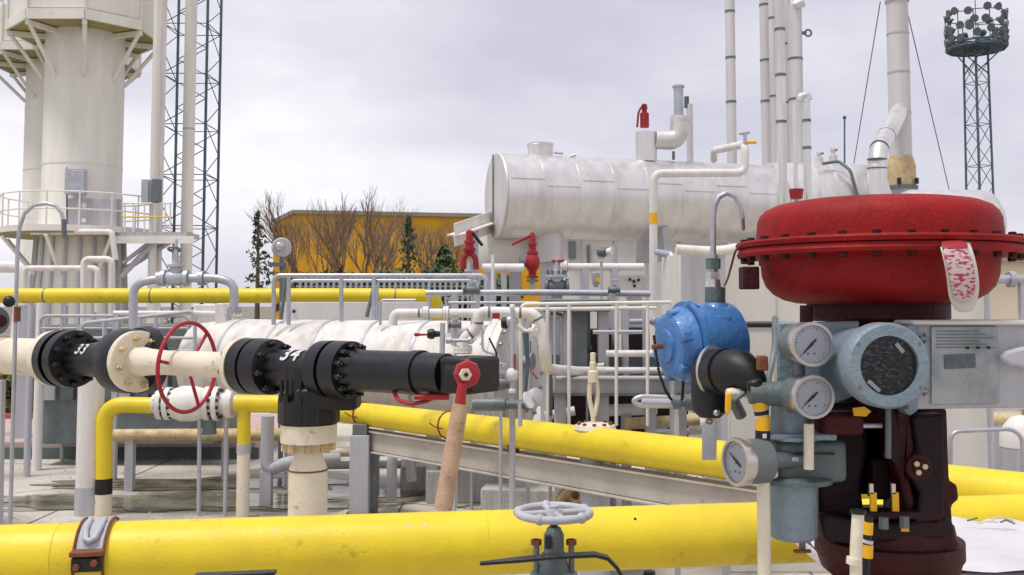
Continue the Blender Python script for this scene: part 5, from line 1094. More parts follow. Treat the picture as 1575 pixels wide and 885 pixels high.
for (i, j) in ((.1, 3.25), (.9, 3.25), (.1, 3.7), (.9, 3.7)): x = xl+(xr-xl)*i; strut(t, 'leg', (x, j, 0), (x, j, zs-.05), .025, M['grey'], sq=True)
t = thing('torn_wrapping', 'torn crumpled plastic wrapping scraps along back of white platform', 'litter', W(1500, 802, 3.75))
for i in range(4):
    p = W(1488+i*17, 803+rnd.uniform(-2, 3), 3.74+rnd.uniform(-.04, .03)); b = MB(); s_ = rnd.uniform(.02, .05); a_ = rnd.uniform(-.9, .9)
    b.tube([p, p+Vector((s_*math.cos(a_), .01, abs(s_*.5*math.sin(a_)))), p+Vector((s_*1.9, 0, rnd.uniform(-.01, .012)))], .0035, 5); b.build('scrap', M['clear' if i % 3 else 'dsteel'], t)
# ------------------------------------------------------------------ control valve with red diaphragm actuator
Z0 = 2.12; k = U(Z0); ca = W(1347, 385, Z0); X0, Y0, zf = ca.x, ca.y, ca.z
zy = lambda y, Z=Z0, px=1348: W(px, y, Z).z
act = thing('diaphragm_control_valve', 'large dark red diaphragm actuator on near black valve yoke in right foreground', 'valve', (X0, Y0, 0))
V3 = lambda z: Vector((X0, Y0, z))
MB().lathe(V3(zf), (0, 0, 1), [(3*k, 150*k), (3*k, 208*k), (9*k, 211*k), (12*k, 209*k), (12.5*k, 186*k), (15*k, 179*k), (30*k, 178*k), (44*k, 177*k), (54*k, 173*k), (62*k, 165*k), (69*k, 150*k), (73*k, 128*k), (74.5*k, 90*k), (75*k, .01)], 96).build('upper_casing', M['red'], act)
MB().lathe(V3(zf), (0, 0, -1), [(-1.5*k, 150*k), (-1.5*k, 205*k), (6*k, 209*k), (11*k, 207*k), (12*k, 186*k), (16*k, 173*k), (40*k, 171*k), (56*k, 165*k), (68*k, 154*k), (77*k, 138*k), (82*k, 118*k), (83*k, 100*k), (84*k, .01)], 96).build('lower_casing', M['red'], act)
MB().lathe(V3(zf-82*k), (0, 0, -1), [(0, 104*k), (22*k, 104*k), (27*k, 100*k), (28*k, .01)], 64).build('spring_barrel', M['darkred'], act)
MB().lathe(V3(zf), (0, 0, 1), [(-.9*k, 199*k), (2.4*k, 199*k)], 96).build('diaphragm_edge', M['ink'], act)
bm_ = MB(); 
for i in range(28):
    a_ = 2*math.pi*i/28+.1; p = V3(zf)+Vector((math.cos(a_), math.sin(a_), 0))*198*k
    MBh = MB().lathe(p-Vector((0, 0, 19*k)), (0, 0, 1), [(0, 6*k), (7*k, 6*k), (7*k, 3*k), (34*k, 3*k), (34*k, 0.01)], 6)
    if i == 0:
        MBh2 = MB().lathe(Vector((0, 0, -19*k)), (0, 0, 1), [(0, 4*k), (1*k, 6.4*k), (8*k, 6.4*k), (8*k, 3*k), (30*k, 3*k), (30*k, 6.2*k), (36*k, 6.2*k), (37*k, 3*k)], 6)
        bo = MBh2.build('casing_bolt', M['darkred'], act); bo.data.transform(Matrix.Translation((X0, Y0, 0)))
    o = bo if i == 0 else bo.copy()
    if i: C.objects.link(o)
    o.parent = act; o.location = p-Vector((X0, Y0, 0))
MB().box(W(1152, 428, 2.08), (25*k, 30*k, 34*k)).build('side_block', M['darkred'], act, .003)
MB().cyl(W(1240, 470, 2.0), W(1240, 498, 2.0), 9*k).build('air_port', M['darkred'], act)
# yoke
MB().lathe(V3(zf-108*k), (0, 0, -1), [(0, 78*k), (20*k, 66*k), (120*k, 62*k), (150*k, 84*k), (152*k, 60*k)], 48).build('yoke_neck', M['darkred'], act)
def pp(name, pts, Z, dep, mat, parent, bev=.006):
    q = [W(x, y, Z) for x, y in pts]; y0 = Z
    return MB().prism([(p.x, p.z) for p in q], (0, Z, 0), (1, 0, 0), (0, 0, 1), (0, dep, 0)).build(name, mat, parent, bev)
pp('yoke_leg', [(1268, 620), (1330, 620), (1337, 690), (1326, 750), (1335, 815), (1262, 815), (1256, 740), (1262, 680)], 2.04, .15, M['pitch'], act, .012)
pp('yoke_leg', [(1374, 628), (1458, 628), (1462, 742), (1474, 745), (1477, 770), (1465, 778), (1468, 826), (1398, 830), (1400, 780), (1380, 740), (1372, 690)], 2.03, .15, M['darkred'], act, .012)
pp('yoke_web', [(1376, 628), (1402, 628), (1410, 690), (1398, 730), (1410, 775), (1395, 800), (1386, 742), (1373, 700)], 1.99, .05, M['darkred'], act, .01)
MB().box(W(1340, 700, 2.2), (120*k, .03, 120*k)).build('yoke_shade_plate', M['pitch'], act, .006)  # black plate added to paint the shaded opening between the legs
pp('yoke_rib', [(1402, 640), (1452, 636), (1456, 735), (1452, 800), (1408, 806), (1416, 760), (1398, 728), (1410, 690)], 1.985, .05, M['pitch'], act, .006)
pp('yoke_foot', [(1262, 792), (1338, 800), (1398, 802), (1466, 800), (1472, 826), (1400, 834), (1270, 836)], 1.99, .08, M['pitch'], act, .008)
MB().lathe(W(1411, 718, 1.96), (0, -1, 0), [(0, 19*k), (8*k, 18*k), (8*k, 11*k), (12*k, 10*k)], 28).build('pivot_boss', M['darkred'], act)
MB().hexes(W(1411, 718, 1.955)+Vector((0, -8*k, 0)), (0, -1, 0), 7*k, 3, 4*k, 3*k).build('boss_screws', M['rustcream'], act, kind='stuff')
# lower casting
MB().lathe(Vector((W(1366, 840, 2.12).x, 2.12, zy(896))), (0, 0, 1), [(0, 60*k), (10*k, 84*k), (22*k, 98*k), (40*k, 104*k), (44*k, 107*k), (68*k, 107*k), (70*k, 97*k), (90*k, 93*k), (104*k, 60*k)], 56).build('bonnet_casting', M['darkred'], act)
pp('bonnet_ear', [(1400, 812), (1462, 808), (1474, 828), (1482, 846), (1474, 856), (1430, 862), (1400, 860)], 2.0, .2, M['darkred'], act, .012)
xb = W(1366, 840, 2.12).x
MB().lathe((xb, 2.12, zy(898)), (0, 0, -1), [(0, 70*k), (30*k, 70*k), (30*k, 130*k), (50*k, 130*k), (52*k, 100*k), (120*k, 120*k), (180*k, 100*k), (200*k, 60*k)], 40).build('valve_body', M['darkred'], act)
MB().cyl((xb, 2.12, 0), (xb, 2.12, zy(898)-195*k), .07, 24).build('pedestal', M['grey'], act)
# stem parts
st = lambda px, y, Z=2.08: W(px, y, Z)
MB().cyl(st(1366, 800), st(1366, 628), 7*k, 16).build('stem', M['dsteel'], act)
MB().box(st(1350, 735), (26*k, 30*k, 60*k)).build('stem_clamp', M['pitch'], act, .006)
for px in (1343, 1377): MB().box(W(px, 772, 1.97), (9*k, .006, 26*k)).build('travel_plate', M['yellow2'], act); MB().box(W(px-3, 752, 1.97), (5*k, .006, 14*k)).build('travel_tip', M['cream'], act)
pp('yellow_flag', [(1388, 795), (1393, 796), (1399, 818), (1387, 818)], 1.97, .006, M['yellow2'], act, 0)
MB().box(W(1358, 790, 1.985), (95*k, .05, 10*k)).build('packing_plate', M['pitch'], act, .004)
MB().hexes(W(1358, 806, 1.99), (0, 0, 1), 32*k, 6, 7*k, 16*k).build('packing_nuts', M['dsteel'], act, kind='stuff')
pp('warning_label', [(1312, 628), (1330, 626), (1340, 633), (1332, 641), (1314, 640)], 1.93, .004, M['yellow2'], act, 0)
strut(act, 'link_rod', W(1296, 655, 1.95), W(1356, 655, 1.95), .005, M['steel'])
strut(act, 'feedback_rod', W(1366, 625, 1.93), W(1366, 705, 1.93), .006, M['dsteel'])
pp('feedback_bracket', [(1362, 600), (1372, 600), (1378, 640), (1386, 700), (1380, 716), (1366, 700)], 1.95, .012, M['pitch'], act, .002)
MB().box(W(1290, 650, 1.97), (60*k, .06, 32*k)).build('mount_block', M['darkred'], act, .01)
# hanging plastic tag
t = thing('warning_tag', 'curled plastic tag printed red hanging over the red casing rim', 'tag', W(1482, 482, 1.84)); Zt = 1.84
def bent(name, rows, mat, dz=0, th=.003):
    b = MB()
    for (x0_, x1_, y, z_) in rows: 
        for x in (x0_, (x0_+x1_)/2, x1_):
            b.v.append(W(x, y, Zt+z_+dz-(.006 if x not in (x0_, x1_) else 0)))
    n = len(rows)
    for i in range(n-1):
        for j in (0, 1): b.f.append((i*3+j, i*3+j+1, i*3+j+4, i*3+j+3))
    o = b.build(name, mat, t); m = o.modifiers.new('thick', 'SOLIDIFY'); m.thickness = th; m.offset = 0; s2 = o.modifiers.new('sub', 'SUBSURF'); s2.levels = s2.render_levels = 2; return o
bent('clear_sleeve', [(1441, 1490, 364, .03), (1443, 1493, 374, -.01), (1449, 1501, 395, -.03), (1456, 1508, 430, -.03), (1457, 1507, 455, -.025), (1464, 1501, 471, -.02), (1472, 1493, 481, -.015)], M['clear'])
bent('printed_card', [(1446, 1489, 380, -.02), (1453, 1497, 400, -.032), (1461, 1502, 432, -.032), (1464, 1500, 452, -.028), (1471, 1492, 464, -.022)], M['tagred'], dz=-.009, th=.0015)
bent('red_header', [(1445, 1487, 370, .0), (1447, 1489, 377, -.014), (1449, 1491, 383, -.022)], M['redv'], dz=-.01, th=.002)
# ------------------------------------------------------------------ positioner
pos = thing('valve_positioner', 'grey positioner box with round dark window and blank name plate', 'positioner', W(1400, 630, 1.95)); kp = U(1.9)
pp('back_plate', [(1197, 497), (1322, 494), (1322, 606), (1240, 640), (1197, 640)], 1.98, .012, M['bluegrey'], pos, .003)
pp('case', [(1408, 496), (1640, 496), (1640, 622), (1575, 628), (1408, 630)], 1.90, .1, M['grey'], pos, .006)
pp('case_edge', [(1404, 493), (1640, 493), (1640, 500), (1404, 500)], 1.885, .13, M['cabin'], pos, .003)
pp('left_flange', [(1397, 500), (1412, 500), (1412, 632), (1397, 632)], 1.885, .1, M['bluegrey'], pos, .003)
pp('name_plate', [(1433, 503), (1535, 503), (1536, 620), (1433, 622)], 1.893, .006, M['label'], pos, .001); npl = bpy.data.objects['name_plate']
for y in (509, 514, 519, 524, 529, 534): pp('plate_line', [(1440, y), (1530 - (y % 3)*12, y), (1530-(y % 3)*12, y+1.3), (1440, y+1.3)], 1.8915, .001, M['dsteel'], npl, 0)
pp('logo_patch', [(1452, 546), (1500, 544), (1501, 566), (1453, 568)], 1.8915, .001, M['greygreen'], npl, 0)
for i in range(7): pp('printed_mark', [(1478+i*8, 533), (1483+i*8, 533), (1483+i*8, 537), (1478+i*8, 537)], 1.8914, .001, M['ink'], npl, 0) if i % 2 else None
for yy in (520, 601):
    pp('arrow_mark', [(1415, yy-3), (1422, yy-3), (1422, yy-8), (1431, yy+1), (1422, yy+9), (1422, yy+5), (1415, yy+5)], 1.888, .006, M['dsteel'], pos, 0); pp('arrow_centre', [(1418, yy-1), (1424, yy-1), (1424, yy-4), (1428, yy+1), (1424, yy+5), (1424, yy+3), (1418, yy+3)], 1.8865, .002, M['bluegrey'], pos, 0)
pp('pointer_lever', [(1541, 553), (1549, 541), (1575, 534), (1640, 530), (1640, 572), (1575, 566), (1553, 562)], 1.865, .02, M['grey'], pos, .006)
# round window housing
cw = W(1368, 563, 1.80); ku = U(1.8); dw = Vector((.06, -1, 0)).normalized()
h_ = MB().lathe(cw-dw*.21, dw, [(0, 52*ku), (.05, 56*ku), (.12, 58*ku), (.165, 60*ku), (.17, 66*ku), (.205, 66*ku), (.212, 62*ku), (.212, 46*ku), (.196, 45*ku), (.196, .01)], 56).build('window_housing', M['bluegrey'], pos)
MB().lathe(cw-dw*.0135, dw, [(0, 45*ku), (.003, 45*ku)], 48).build('dark_window', M['screen'], h_)
b = MB(); u_, v_, _ = basis(dw); b.ring(cw-dw*.005, u_, v_, 46*ku, 40); b.f.append(tuple(range(40))); b.build('window_glass', M['glass'], h_, fix=False)
ur, vr, _ = basis(dw)
for (x_, y_, an) in ((-24, -32, -42), (20, 24, -42)):
    pass
xr_ = Vector((1, .06, 0)).normalized(); zz_ = Vector((0, 0, 1))
for (x_, y_, L_, an) in ((-22, -31, 24, -42), (20, 27, 18, -50)):
    a_ = R_(an); d1_ = xr_*math.cos(a_)+zz_*math.sin(a_); d2_ = -xr_*math.sin(a_)+zz_*math.cos(a_)
    cc = cw-dw*.009+xr_*x_*ku+zz_*y_*ku; MB().box(cc, (L_*ku, 6*ku, .004), Matrix((d1_, d2_, dw)).transposed()).build('white_clip', M['dial'], h_)
for a_ in (35, 145, 215, 325):
    p = cw-dw*.003+(xr_*math.cos(R_(a_))+zz_*math.sin(R_(a_)))*58*ku; MB().cyl(p, p+dw*.006, 3*ku, 8).build('cover_screw', M['dsteel'], h_)
pp('lower_bracket', [(1388, 628), (1406, 600), (1412, 632), (1400, 640)], 1.92, .05, M['bluegrey'], pos, .003)
# gauges
def disc(c, f, rr, n=40):
    b = MB(); u, v, a = basis(f); b.ring(Vector(c), u, v, rr, n); b.f.append(tuple(range(n))); return b
def gauge(label, cpx, cpy, Z, Rpx, face, depth, needle, cat='gauge'):
    c = W(cpx, cpy, Z); f = Vector(face).normalized(); R = Rpx*U(Z); kk = U(Z)
    t = thing('pressure_gauge', label, cat, c-Vector((0, 0, R)), 'round white pressure gauges on the control valve')
    MB().lathe(c-f*depth, f, [(0, R*.8), (.006, R*.93), (depth*.75, R*.96), (depth*.8, R*.97)], 48).build('gauge_case', M['dsteel'], t)
    MB().lathe(c-f*depth*.3, f, [(0, R*.98), (depth*.28, R*1.02), (depth*.31, R), (depth*.31, R*.87), (depth*.12, R*.86)], 48).build('bezel', M['chrome'], t)
    MB().lathe(c-f*.008, f, [(0, R*.87), (.001, R*.87)], 48).build('dial', M['dial'], t); dl = t.children[-1] if False else bpy.data.objects[[o.name for o in C.objects if o.name.startswith('dial') and o.parent == t][-1]]
    x = Vector((0, 0, 1)).cross(f).normalized(); z = f.cross(x)
    b = MB()
    for i in range(27):
        a = R_(225-i*270/26); d = x*math.cos(a)+z*math.sin(a); ln_ = .1 if i % 5 == 0 or i % 5 == 0 else .05
        b.box(c-f*.0065+d*R*(.76-ln_/2), (R*ln_, R*.018 if ln_ < .08 else R*.03, .0006), Matrix((d, f.cross(d), f)).transposed())
    b.build('tick_marks', M['ink'], dl, kind='stuff')
    a = R_(needle); d = x*math.cos(a)+z*math.sin(a); sdv_ = f.cross(d)
    MB().prism([(-.32, -.035), (.0, -.055), (.62, -.012), (.62, .012), (0, .055), (-.32, .035)], c-f*.005, d*R, sdv_*R, f*.001).build('needle', M['ink'], dl)
    MB().cyl(c-f*.005, c-f*.003, R*.07, 14).build('needle_hub', M['ink'], dl)
    for s in (-.12, .1): MB().box(c-f*.0064+x*R*s*1.4-z*R*.42, (R*.07, R*.07, .0006), Matrix((x, z, f)).transposed()).build('dial_mark', M['ink'], dl)
    disc(c-f*.0018, f, R*.88).build('gauge_glass', M['glass'], t, fix=False)
    return t, c, f, R
t, c, f, R = gauge('upper round pressure gauge left of the round dark window', 1250, 530, 1.86, 34, (.1, -1, .02), .085, 226)
MB().cyl(c-f*.07-Vector((0, 0, .03)), c-f*.07-Vector((0, 0, .085)), .012).build('stem', M['dsteel'], t)
t, c, f, R = gauge('lower round pressure gauge directly under the upper one', 1252, 611, 1.86, 33, (.12, -1, .02), .08, 222)
MB().cyl(c-f*.08, c-f*.14, .02).build('stem', M['dsteel'], t); MB().lathe(c-f*.09-Vector((.09, 0, -.0)), (1, 0, 0), [(0, .02), (.09, .028)], 16).build('side_nipple', M['greygreen'], t)
MB().box(c-f*.1+Vector((-.06, 0, .06)), (.02, .02, .03)).build('square_plug', M['rust'], t, .003)
t, c, f, R = gauge('side facing pressure gauge beside white conduit before yellow pipe', 1130, 711, 1.92, 36, (-.93, -.36, .02), .075, 150)
MB().cyl(c-f*.07, c-f*.15, .018).build('stem', M['dsteel'], t)
# filter regulator
fr_ = thing('filter_regulator', 'mottled grey filter regulator with pale cylindrical bowl under gauges', 'regulator', W(1221, 850, 2.0)); kf = U(2.0)
fc_ = lambda y, px=1220: W(px, y, 2.0)
zb_ = fc_(828).z
MB().lathe(fc_(828), (0, 0, 1), [(-2*kf, 20*kf), (0, 30*kf), (5*kf, 36*kf), (86*kf, 38*kf)], 40).build('bowl', M['bluegrey'], fr_)
MB().lathe(fc_(742), (0, 0, 1), [(0, 44*kf), (2*kf, 58*kf), (9*kf, 58*kf), (12*kf, 46*kf)], 40).build('clamp_ring', M['greygreen'], fr_)
MB().box(W(1236, 704, 2.02), (106*kf, .12, 62*kf)).build('body', M['greygreen'], fr_, .012)
MB().lathe(fc_(674, 1216), (0, 0, 1), [(0, 46*kf), (6*kf, 46*kf), (9*kf, 30*kf), (70*kf, 28*kf), (76*kf, 22*kf)], 36).build('spring_bonnet', M['bluegrey'], fr_)
MB().box(W(1232, 672, 1.955), (104*kf, .02, 10*kf)).build('body_lip', M['bluegrey'], fr_, .004); MB().box(W(1232, 698, 1.958), (100*kf, .006, 2.5*kf)).build('groove', M['ink'], fr_)
MB().cyl(W(1244, 652, 1.93), W(1244, 722, 1.93), 7.5*kf, 14).build('cream_tube', M['cream'], fr_)
MB().tube([fc_(826, 1234), fc_(848, 1234)], 5*kf, 10).build('drain_cock', M['dsteel'], fr_); MB().box(W(1234, 848, 1.99), (26*kf, .008, 5*kf)).build('drain_tap', M['rust'], fr_, .002)
MB().box(W(1222, 706, 1.95), (10*kf, .012, 6*kf)).build('clip', M['steel'], fr_)
# ------------------------------------------------------------------ blue transmitter
bx = Vector((-.95, -.30, -.07)).normalized(); Zb_ = 2.22; kb = U(Zb_); cb = W(1082, 527, Zb_)
bt = thing('blue_transmitter', 'blue lobed instrument housing with grey fitting on top', 'instrument', W(1075, 590, Zb_))
MB().lathe(cb-bx*52*kb, bx, [(0, 30*kb), (1*kb, 50*kb), (6*kb, 57*kb), (12*kb, 59*kb), (76*kb, 59*kb), (78*kb, 57*kb)], 52).build('housing', M['blue'], bt, ang=22)
MB().lathe(cb+bx*24*kb, bx, [(0, 58*kb), (.3*kb, 65*kb), (7*kb, 65*kb), (7.3*kb, 58*kb)], 52).build('seam_ring', M['blue'], bt, ang=20)
cap = MB().lathe(cb+bx*33*kb, bx, [(0, 58*kb), (6*kb, 57*kb), (26*kb, 48*kb), (29*kb, 42*kb), (29.5*kb, 26*kb), (34*kb, 25*kb), (34.5*kb, .01)], 52).build('end_cap', M['blue'], bt, ang=22)
ub, vb, _ = basis(bx)
for i in range(6):
    a_ = i*math.pi/3+.3; d = ub*math.cos(a_)+vb*math.sin(a_)
    MB().box(cb+bx*48*kb+d*45*kb, (19*kb, 16*kb, 27*kb), Matrix((d, bx.cross(d), bx)).transposed()).build('cap_lug', M['blue'], bt, .004)
for (dx, dz, w1) in ((18, 36, 34), (36, 18, 26)):
    MB().box(cb-bx*dx*kb+Vector((0, -.055, dz*kb)), (w1*kb, .03, 8*kb)).build('rib', M['blue'], bt, .003)
MB().lathe(W(1101, 492, Zb_), (0, 0, 1), [(0, 36*kb), (12*kb, 27*kb), (22*kb, 21*kb), (26*kb, 17*kb)], 28).build('neck', M['blue'], bt)
MB().box(W(1063, 473, Zb_-.02), (24*kb, .04, 14*kb), Matrix.Rotation(R_(28), 3, 'Y')).build('ear', M['blue'], bt, .004)
MB().cyl(W(1100, 468, Zb_), W(1100, 442, Zb_), 15.5*kb, 24).build('grey_fitting', M['greygreen'], bt)
MB().cyl(W(1097, 442, Zb_), W(1097, 430, Zb_), 13*kb, 20, 11*kb).build('collar', M['chrome'], bt); MB().cyl(W(1097, 430, Zb_), W(1097, 419, Zb_), 11*kb, 6).build('hex_nut', M['chrome'], bt)
MB().cyl(W(1097, 414, Zb_), W(1097, 398, Zb_), 11.5*kb, 6).build('gland_nut', M['greygreen'], bt); MB().cyl(W(1097, 420, Zb_), W(1097, 392, Zb_), 7*kb, 16).build('gland', M['steel'], bt)
MB().tube([cb+bx*70*kb, cb+bx*86*kb], 4*kb, 8).build('plug', M['rust'], bt)
strut(bt, 'mount_bracket', cb-Vector((-.03, -.02, .05)), W(1140, 640, 2.3), .014, M['dsteel'])
t = thing('arched_tube', 'thin pale tube arching over from the blue housing top', 'tube', W(1097, 400, Zb_))
MB().tube([W(1097, 400, Zb_), W(1097, 335, Zb_), W(1099, 316, Zb_), W(1106, 303, Zb_), W(1118, 297, Zb_), W(1130, 302, Zb_), W(1139, 316, Zb_), W(1142, 335, Zb_), W(1143, 352, Zb_+.03)], [4.6*kb]*2+[4.4*kb]*4+[4*kb, 3.6*kb, 3.4*kb], 12).build('tube', M['steel'], t)
t = thing('signal_wire', 'thin brown wire looping from red casing to fitting', 'wire', W(1118, 440, 2.2)); MB().tube([W(1140, 376, 2.1), W(1131, 386, 2.15), W(1126, 405, 2.2), W(1119, 430, 2.2), W(1114, 440, 2.2)], 1.8*kb, 8, .02).build('wire', M['rust'], t)
# black elbow and knob
t = thing('black_cable_gland', 'fat black gland and elbow below right of the blue housing', 'gland', W(1100, 640, 2.1)); kg = U(2.1)
MB().lathe(W(1092, 572, 2.12), (.7, -.7, .05), [(0, 38*kg), (4*kg, 40*kg), (7*kg, 40*kg), (8*kg, 36*kg)], 36).build('light_rim', M['steel'], t)
MB().tube([W(1094, 573, 2.12), W(1120, 572, 2.05)], 35*kg, 32).build('sleeve', M['rubber'], t)
MB().tube([W(1112, 574, 2.07), W(1128, 572, 2.04), W(1141, 573, 2.02), W(1152, 580, 2.005), W(1160, 592, 1.995), W(1163, 604, 1.99)], [33*kg, 34*kg, 32*kg, 26*kg, 20*kg, 14*kg], 32).build('elbow', M['rubber'], t)
MB().lathe(W(1092, 642, 2.12), (0, 0, 1), [(0, 16*kg), (10*kg, 27*kg), (40*kg, 29*kg), (70*kg, 26*kg)], 28).build('lower_knob', M['rubber'], t); MB().ball(W(1102, 635, 2.06), 5*kg).build('screw', M['chrome'], t)
t = thing('metal_tag', 'blank thin metal tag hanging below the black gland', 'tag', W(1091, 710, 2.08))
b = pp('plate', [(1080, 655), (1084, 649), (1099, 649), (1103, 655), (1102, 708), (1080, 708)], 2.08, .002, M['steel'], t, 0); MB().torus(W(1091, 648, 2.08), (0, 1, 0), 4*kg, 1.2*kg, 16, 6).build('split_ring', M['rust'], t)
strut(t, 'hanger', W(1091, 646, 2.09), W(1094, 634, 2.11), .002, M['rust'])
t = thing('yellow_tap', 'small valve with yellow handle between gland and conduit', 'valve', W(1125, 640, 2.0)); kg = U(2)
MB().lathe(W(1133, 606, 2.0), (1, 0, -.1), [(-16*kg, 6*kg), (-8*kg, 9*kg), (6*kg, 9*kg), (7*kg, 5*kg), (18*kg, 5*kg)], 14).build('body', M['cream'], t)
pp('handle', [(1117, 606), (1126, 604), (1125, 628), (1119, 640), (1116, 632)], 1.97, .01, M['yellow2'], t, .002); strut(t, 'link', W(1122, 622, 1.98), W(1145, 604, 1.98), .005, M['dsteel'])
t = thing('bead_chain', 'black beaded chain dangling from the left of blue housing', 'chain', W(1030, 612, 2.2)); P = [W(1006, 518, 2.2), W(1009, 545, 2.2), W(1014, 575, 2.2), W(1024, 602, 2.2), W(1032, 614, 2.2)]
MB().tube(P, .0018, 6).build('cord', M['ink'], t); b = MB()
for i in range(26):
    f_ = i/25*4; j = min(3, int(f_)); b.ball(P[j].lerp(P[j+1], f_-j), .0038, 8)
b.build('beads', M['ink'], t, kind='stuff')
t = thing('black_cable', 'single black cable dropping straight from the blue housing', 'cable', W(1052, 618, 2.2)); MB().tube([W(1052, 572, 2.2), W(1050, 600, 2.2), W(1049, 616, 2.2)], .0035, 8).build('cable', M['ink'], t)
t = thing('pipe_union', 'dull round union ending a thin pipe behind the chain', 'fitting', W(1055, 632, 2.5)); MB().lathe(W(1035, 619, 2.5), (1, -.1, 0), [(0, .01), (.0, .018), (.02, .018), (.02, .012), (.03, .012), (.03, .022), (.05, .02), (.06, .01)], 18).build('union', M['dsteel'], t)
MB().torus(W(1066, 620, 2.5), (1, .2, 0), .022, .005, 24, 8).build('ring', M['steel'], t); strut(t, 'pipe', W(1036, 619, 2.5), W(990, 618, 2.6), .009, M['steel'])
# conduits
def taped(label, pts, rpx, tapes, cap=None):
    Zc = pts[0][2]; t = thing('white_conduit', label, 'conduit', (W(*pts[-1]).x, Zc, 0)); P = [W(*p) for p in pts]; P[-1].z = 0; r = rpx*U(Zc)
    MB().tube(P, r, 20, .04).build('conduit', M['cream'], t)
    for (y0_, y1_, m_, dx) in tapes:
        q0 = W(pts[1][0]+dx, y0_, pts[1][2]); q1 = W(pts[1][0]+dx, y1_, pts[1][2]); MB().cyl(q1, q0, r*1.12, 20).build('tape', M[m_], t)
    return t, P, r
t, P, r = taped('tall white conduit with yellow tape rising to black elbow', [(1163, 596, 1.95), (1173, 645, 1.95), (1173, 950, 1.95)], 10, [(640, 662, 'yellow2', 0), (662, 681, 'ink', 0)])
MB().tube([W(1165.5, 606, 1.95), W(1170, 630, 1.95)], r*1.12, 18).build('tape', M['yellow2'], t); MB().tube([W(1170.5, 632, 1.95), W(1171.5, 638, 1.95)], r*1.1, 18).build('tape', M['ink'], t)
MB().lathe(W(1163, 602, 1.95), Vector((-.25, 0, 1)), [(0, r*1.1), (.008, r*1.25), (.02, r*1.25), (.024, r*.9)], 18).build('top_nut', M['rubber'], t)
MB().box(W(1176, 671, 1.93), (.007, .004, .008)).build('white_mark', M['wtext'], t)
MB().lathe(W(1173, 731, 1.95), (0, 0, 1), [(0, r*1.2), (.009, r*1.2)], 18).build('clip', M['white'], t); MB().ball(W(1190, 729, 1.94), .009).build('clip_knob', M['white'], t)
t, P, r = taped('short white conduit in front of the red valve yoke', [(1320, 788, 1.8), (1316, 850, 1.8), (1310, 960, 1.8)], 9, [])
MB().cyl(W(1320, 790, 1.8), W(1320, 784, 1.8), r*1.3, 18).build('cap', M['rubber'], t); MB().cyl(W(1313, 868, 1.8), W(1314, 858, 1.8), r*1.25, 18).build('coupling', M['cream'], t)
t = thing('taped_cable', 'dark cable wrapped in yellow and black tape by short conduit', 'cable', (W(1332, 880, 1.86).x, 1.86, 0)); q = W(1333, 800, 1.86)
MB().tube([W(1337, 795, 1.86), W(1334, 830, 1.86), W(1331, 880, 1.86), Vector((q.x, 1.86, 0))], 6*U(1.86), 14, .03).build('cable', M['rubber'], t)
for (a_, b_, m_) in ((803, 822, 'yellow2'), (831, 836, 'wtext'), (838, 858, 'yellow2')): MB().cyl(W(1334, b_, 1.86), W(1335, a_, 1.86), 8*U(1.86), 14).build('tape', M[m_], t)
t = thing('impulse_tube', 'thin olive tube curving from conduit to lower gauge', 'tube', W(1200, 640, 1.95)); MB().tube([W(1180, 600, 1.96), W(1196, 601, 1.96), W(1206, 612, 1.96), W(1213, 632, 1.96), W(1222, 636, 1.98)], .0045, 10, .02).build('tube', M['rust'], t)
# ------------------------------------------------------------------ grey handwheel valve at bottom
Z = 2.6; k = U(Z)
gv = thing('small_gate_valve', 'grey small gate valve with horizontal handwheel before front yellow pipe', 'valve', (W(852, 880, Z).x, Z, 0)); hc = W(852, 789, Z)
MB().torus(hc, (0, 0, 1), 54*k, 6.2*k, 48, 12).build('handwheel_rim', M['grey'], gv)
for a_ in (.25, 1.82, 3.39, 4.96): strut(gv, 'spoke', hc, hc+Vector((math.cos(a_), math.sin(a_), 0))*52*k, 5*k, M['grey'])
for a_ in range(5):
    d = Vector((math.cos(a_*1.257+.5), math.sin(a_*1.257+.5), 0)); MB().ball(hc+d*54*k, 8.4*k, 10).build('rim_knuckle', M['grey'], gv)
MB().lathe(hc-Vector((0, 0, 8*k)), (0, 0, 1), [(0, 12*k), (6*k, 15*k), (14*k, 12*k), (14*k, 8*k), (19*k, 8*k), (19*k, 4*k)], 20).build('hub', M['grey'], gv)
MB().cyl(W(852, 815, Z), W(852, 795, Z), 6*k, 14).build('stem', M['rubber'], gv)
MB().lathe(W(852, 852, Z), (0, 0, 1), [(0, 17*k), (28*k, 17*k), (33*k, 14*k), (38*k, 12*k), (40*k, 9*k)], 6, .4).build('bonnet_top', M['greygreen'], gv, .003)
MB().box(W(843, 834, Z-.035), (9*k, .02, 18*k)).build('yoke_slot', M['ink'], gv)
MB().lathe(W(852, 892, Z), (0, 0, 1), [(0, 36*k), (10*k, 36*k), (12*k, 24*k), (40*k, 18*k)], 24).build('bonnet', M['greygreen'], gv)
for dx in (-27, 27):
    q = W(852+dx, 890, Z); MB().cyl(q, q+Vector((0, 0, 58*k)), 4.5*k, 10).build('gland_bolt', M['dsteel'], gv); MB().cyl(q+Vector((0, 0, 50*k)), q+Vector((0, 0, 58*k)), 8*k, 6).build('gland_nut', M['rust'], gv)
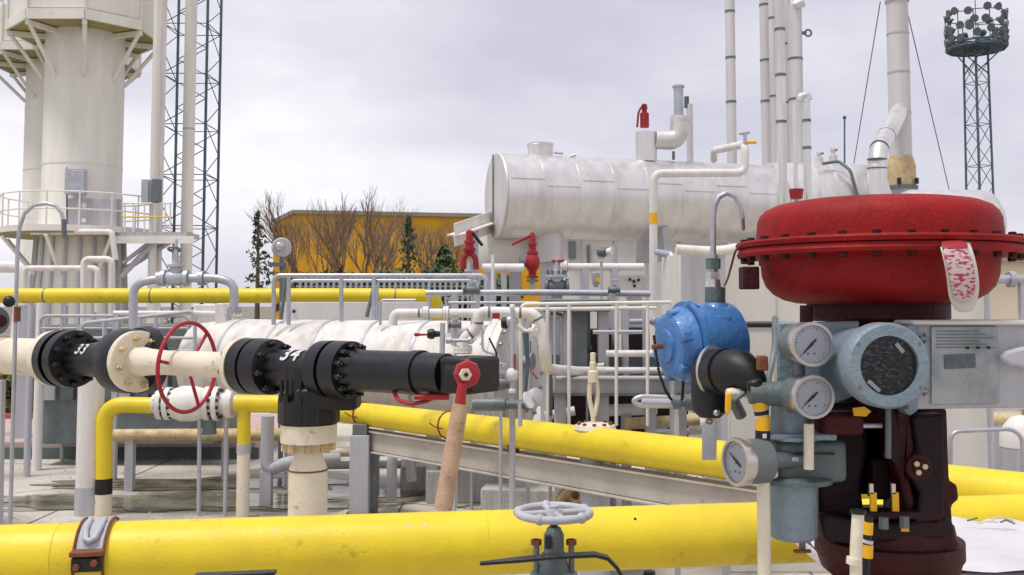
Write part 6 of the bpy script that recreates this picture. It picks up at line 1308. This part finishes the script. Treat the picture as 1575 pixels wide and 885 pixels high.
MB().lathe((W(852, 880, Z).x, Z, 0), (0, 0, 1), [(0, .05), (.5, .05), (.6, .09), (W(852, 892, Z).z-.02, .09), (W(852, 892, Z).z, .06)], 24).build('body', M['greygreen'], gv)
t = thing('bent_lever_bar', 'long dark flat lever bar bent down at its right end', 'lever', W(850, 885, 2.42)); Z = 2.42
P = [W(738, 867, Z), W(800, 861, Z), W(850, 856, Z), (W(915, 853, Z)), W(934, 858, Z), W(948, 872, Z), W(975, 915, Z)]
b = MB()
for i, p in enumerate(P):
    T = (P[min(i+1, 6)]-P[max(i-1, 0)]).normalized(); n_ = Vector((0, 1, 0)); v_2 = T.cross(n_).normalized(); hwid = .016 if i else .006
    for (a_, c_) in ((-1, -1), (1, -1), (1, 1), (-1, 1)): b.v.append(p+n_*hwid*a_+v_2*.0042*c_)
    if i:
        o_ = (i-1)*4
        for e_ in range(4): b.f.append((o_+e_, o_+(e_+1) % 4, o_+4+(e_+1) % 4, o_+4+e_))
b.f += [(0, 1, 2, 3), (24, 25, 26, 27)]; b.build('bar', M['black'], t, .0015)
strut(t, 'pivot_post', (W(975, 915, Z).x, Z, 0), W(975, 915, Z), .02, M['dsteel'])
t = thing('bolt_head', 'dark bolt head poking up at bottom right of lever', 'bolt', (W(999, 900, 2.4).x, 2.4, 0)); q = W(999, 886, 2.4)
MB().lathe(q-Vector((0, 0, .02)), (0, 0, 1), [(0, .026), (.018, .026), (.018, .014), (.032, .014), (.033, .01)], 6).build('head', M['rubber'], t); strut(t, 'post', (q.x, 2.4, 0), q-Vector((0, 0, .02)), .015, M['dsteel'])
t = thing('dark_flat_lever', 'dark flat lever tip at the bottom picture edge, left', 'lever', (W(370, 890, 2.5).x, 2.5, 0)); MB().beam(W(300, 886, 2.5), W(424, 881, 2.5), .03, .01).build('bar', M['black'], t, .002)
strut(t, 'post', (W(345, 890, 2.5).x, 2.5, 0), W(345, 885, 2.5), .015, M['dsteel'])
# ------------------------------------------------------------------ tidy
for o in list(S.objects):
    if '_loc' in o: del o['_loc']
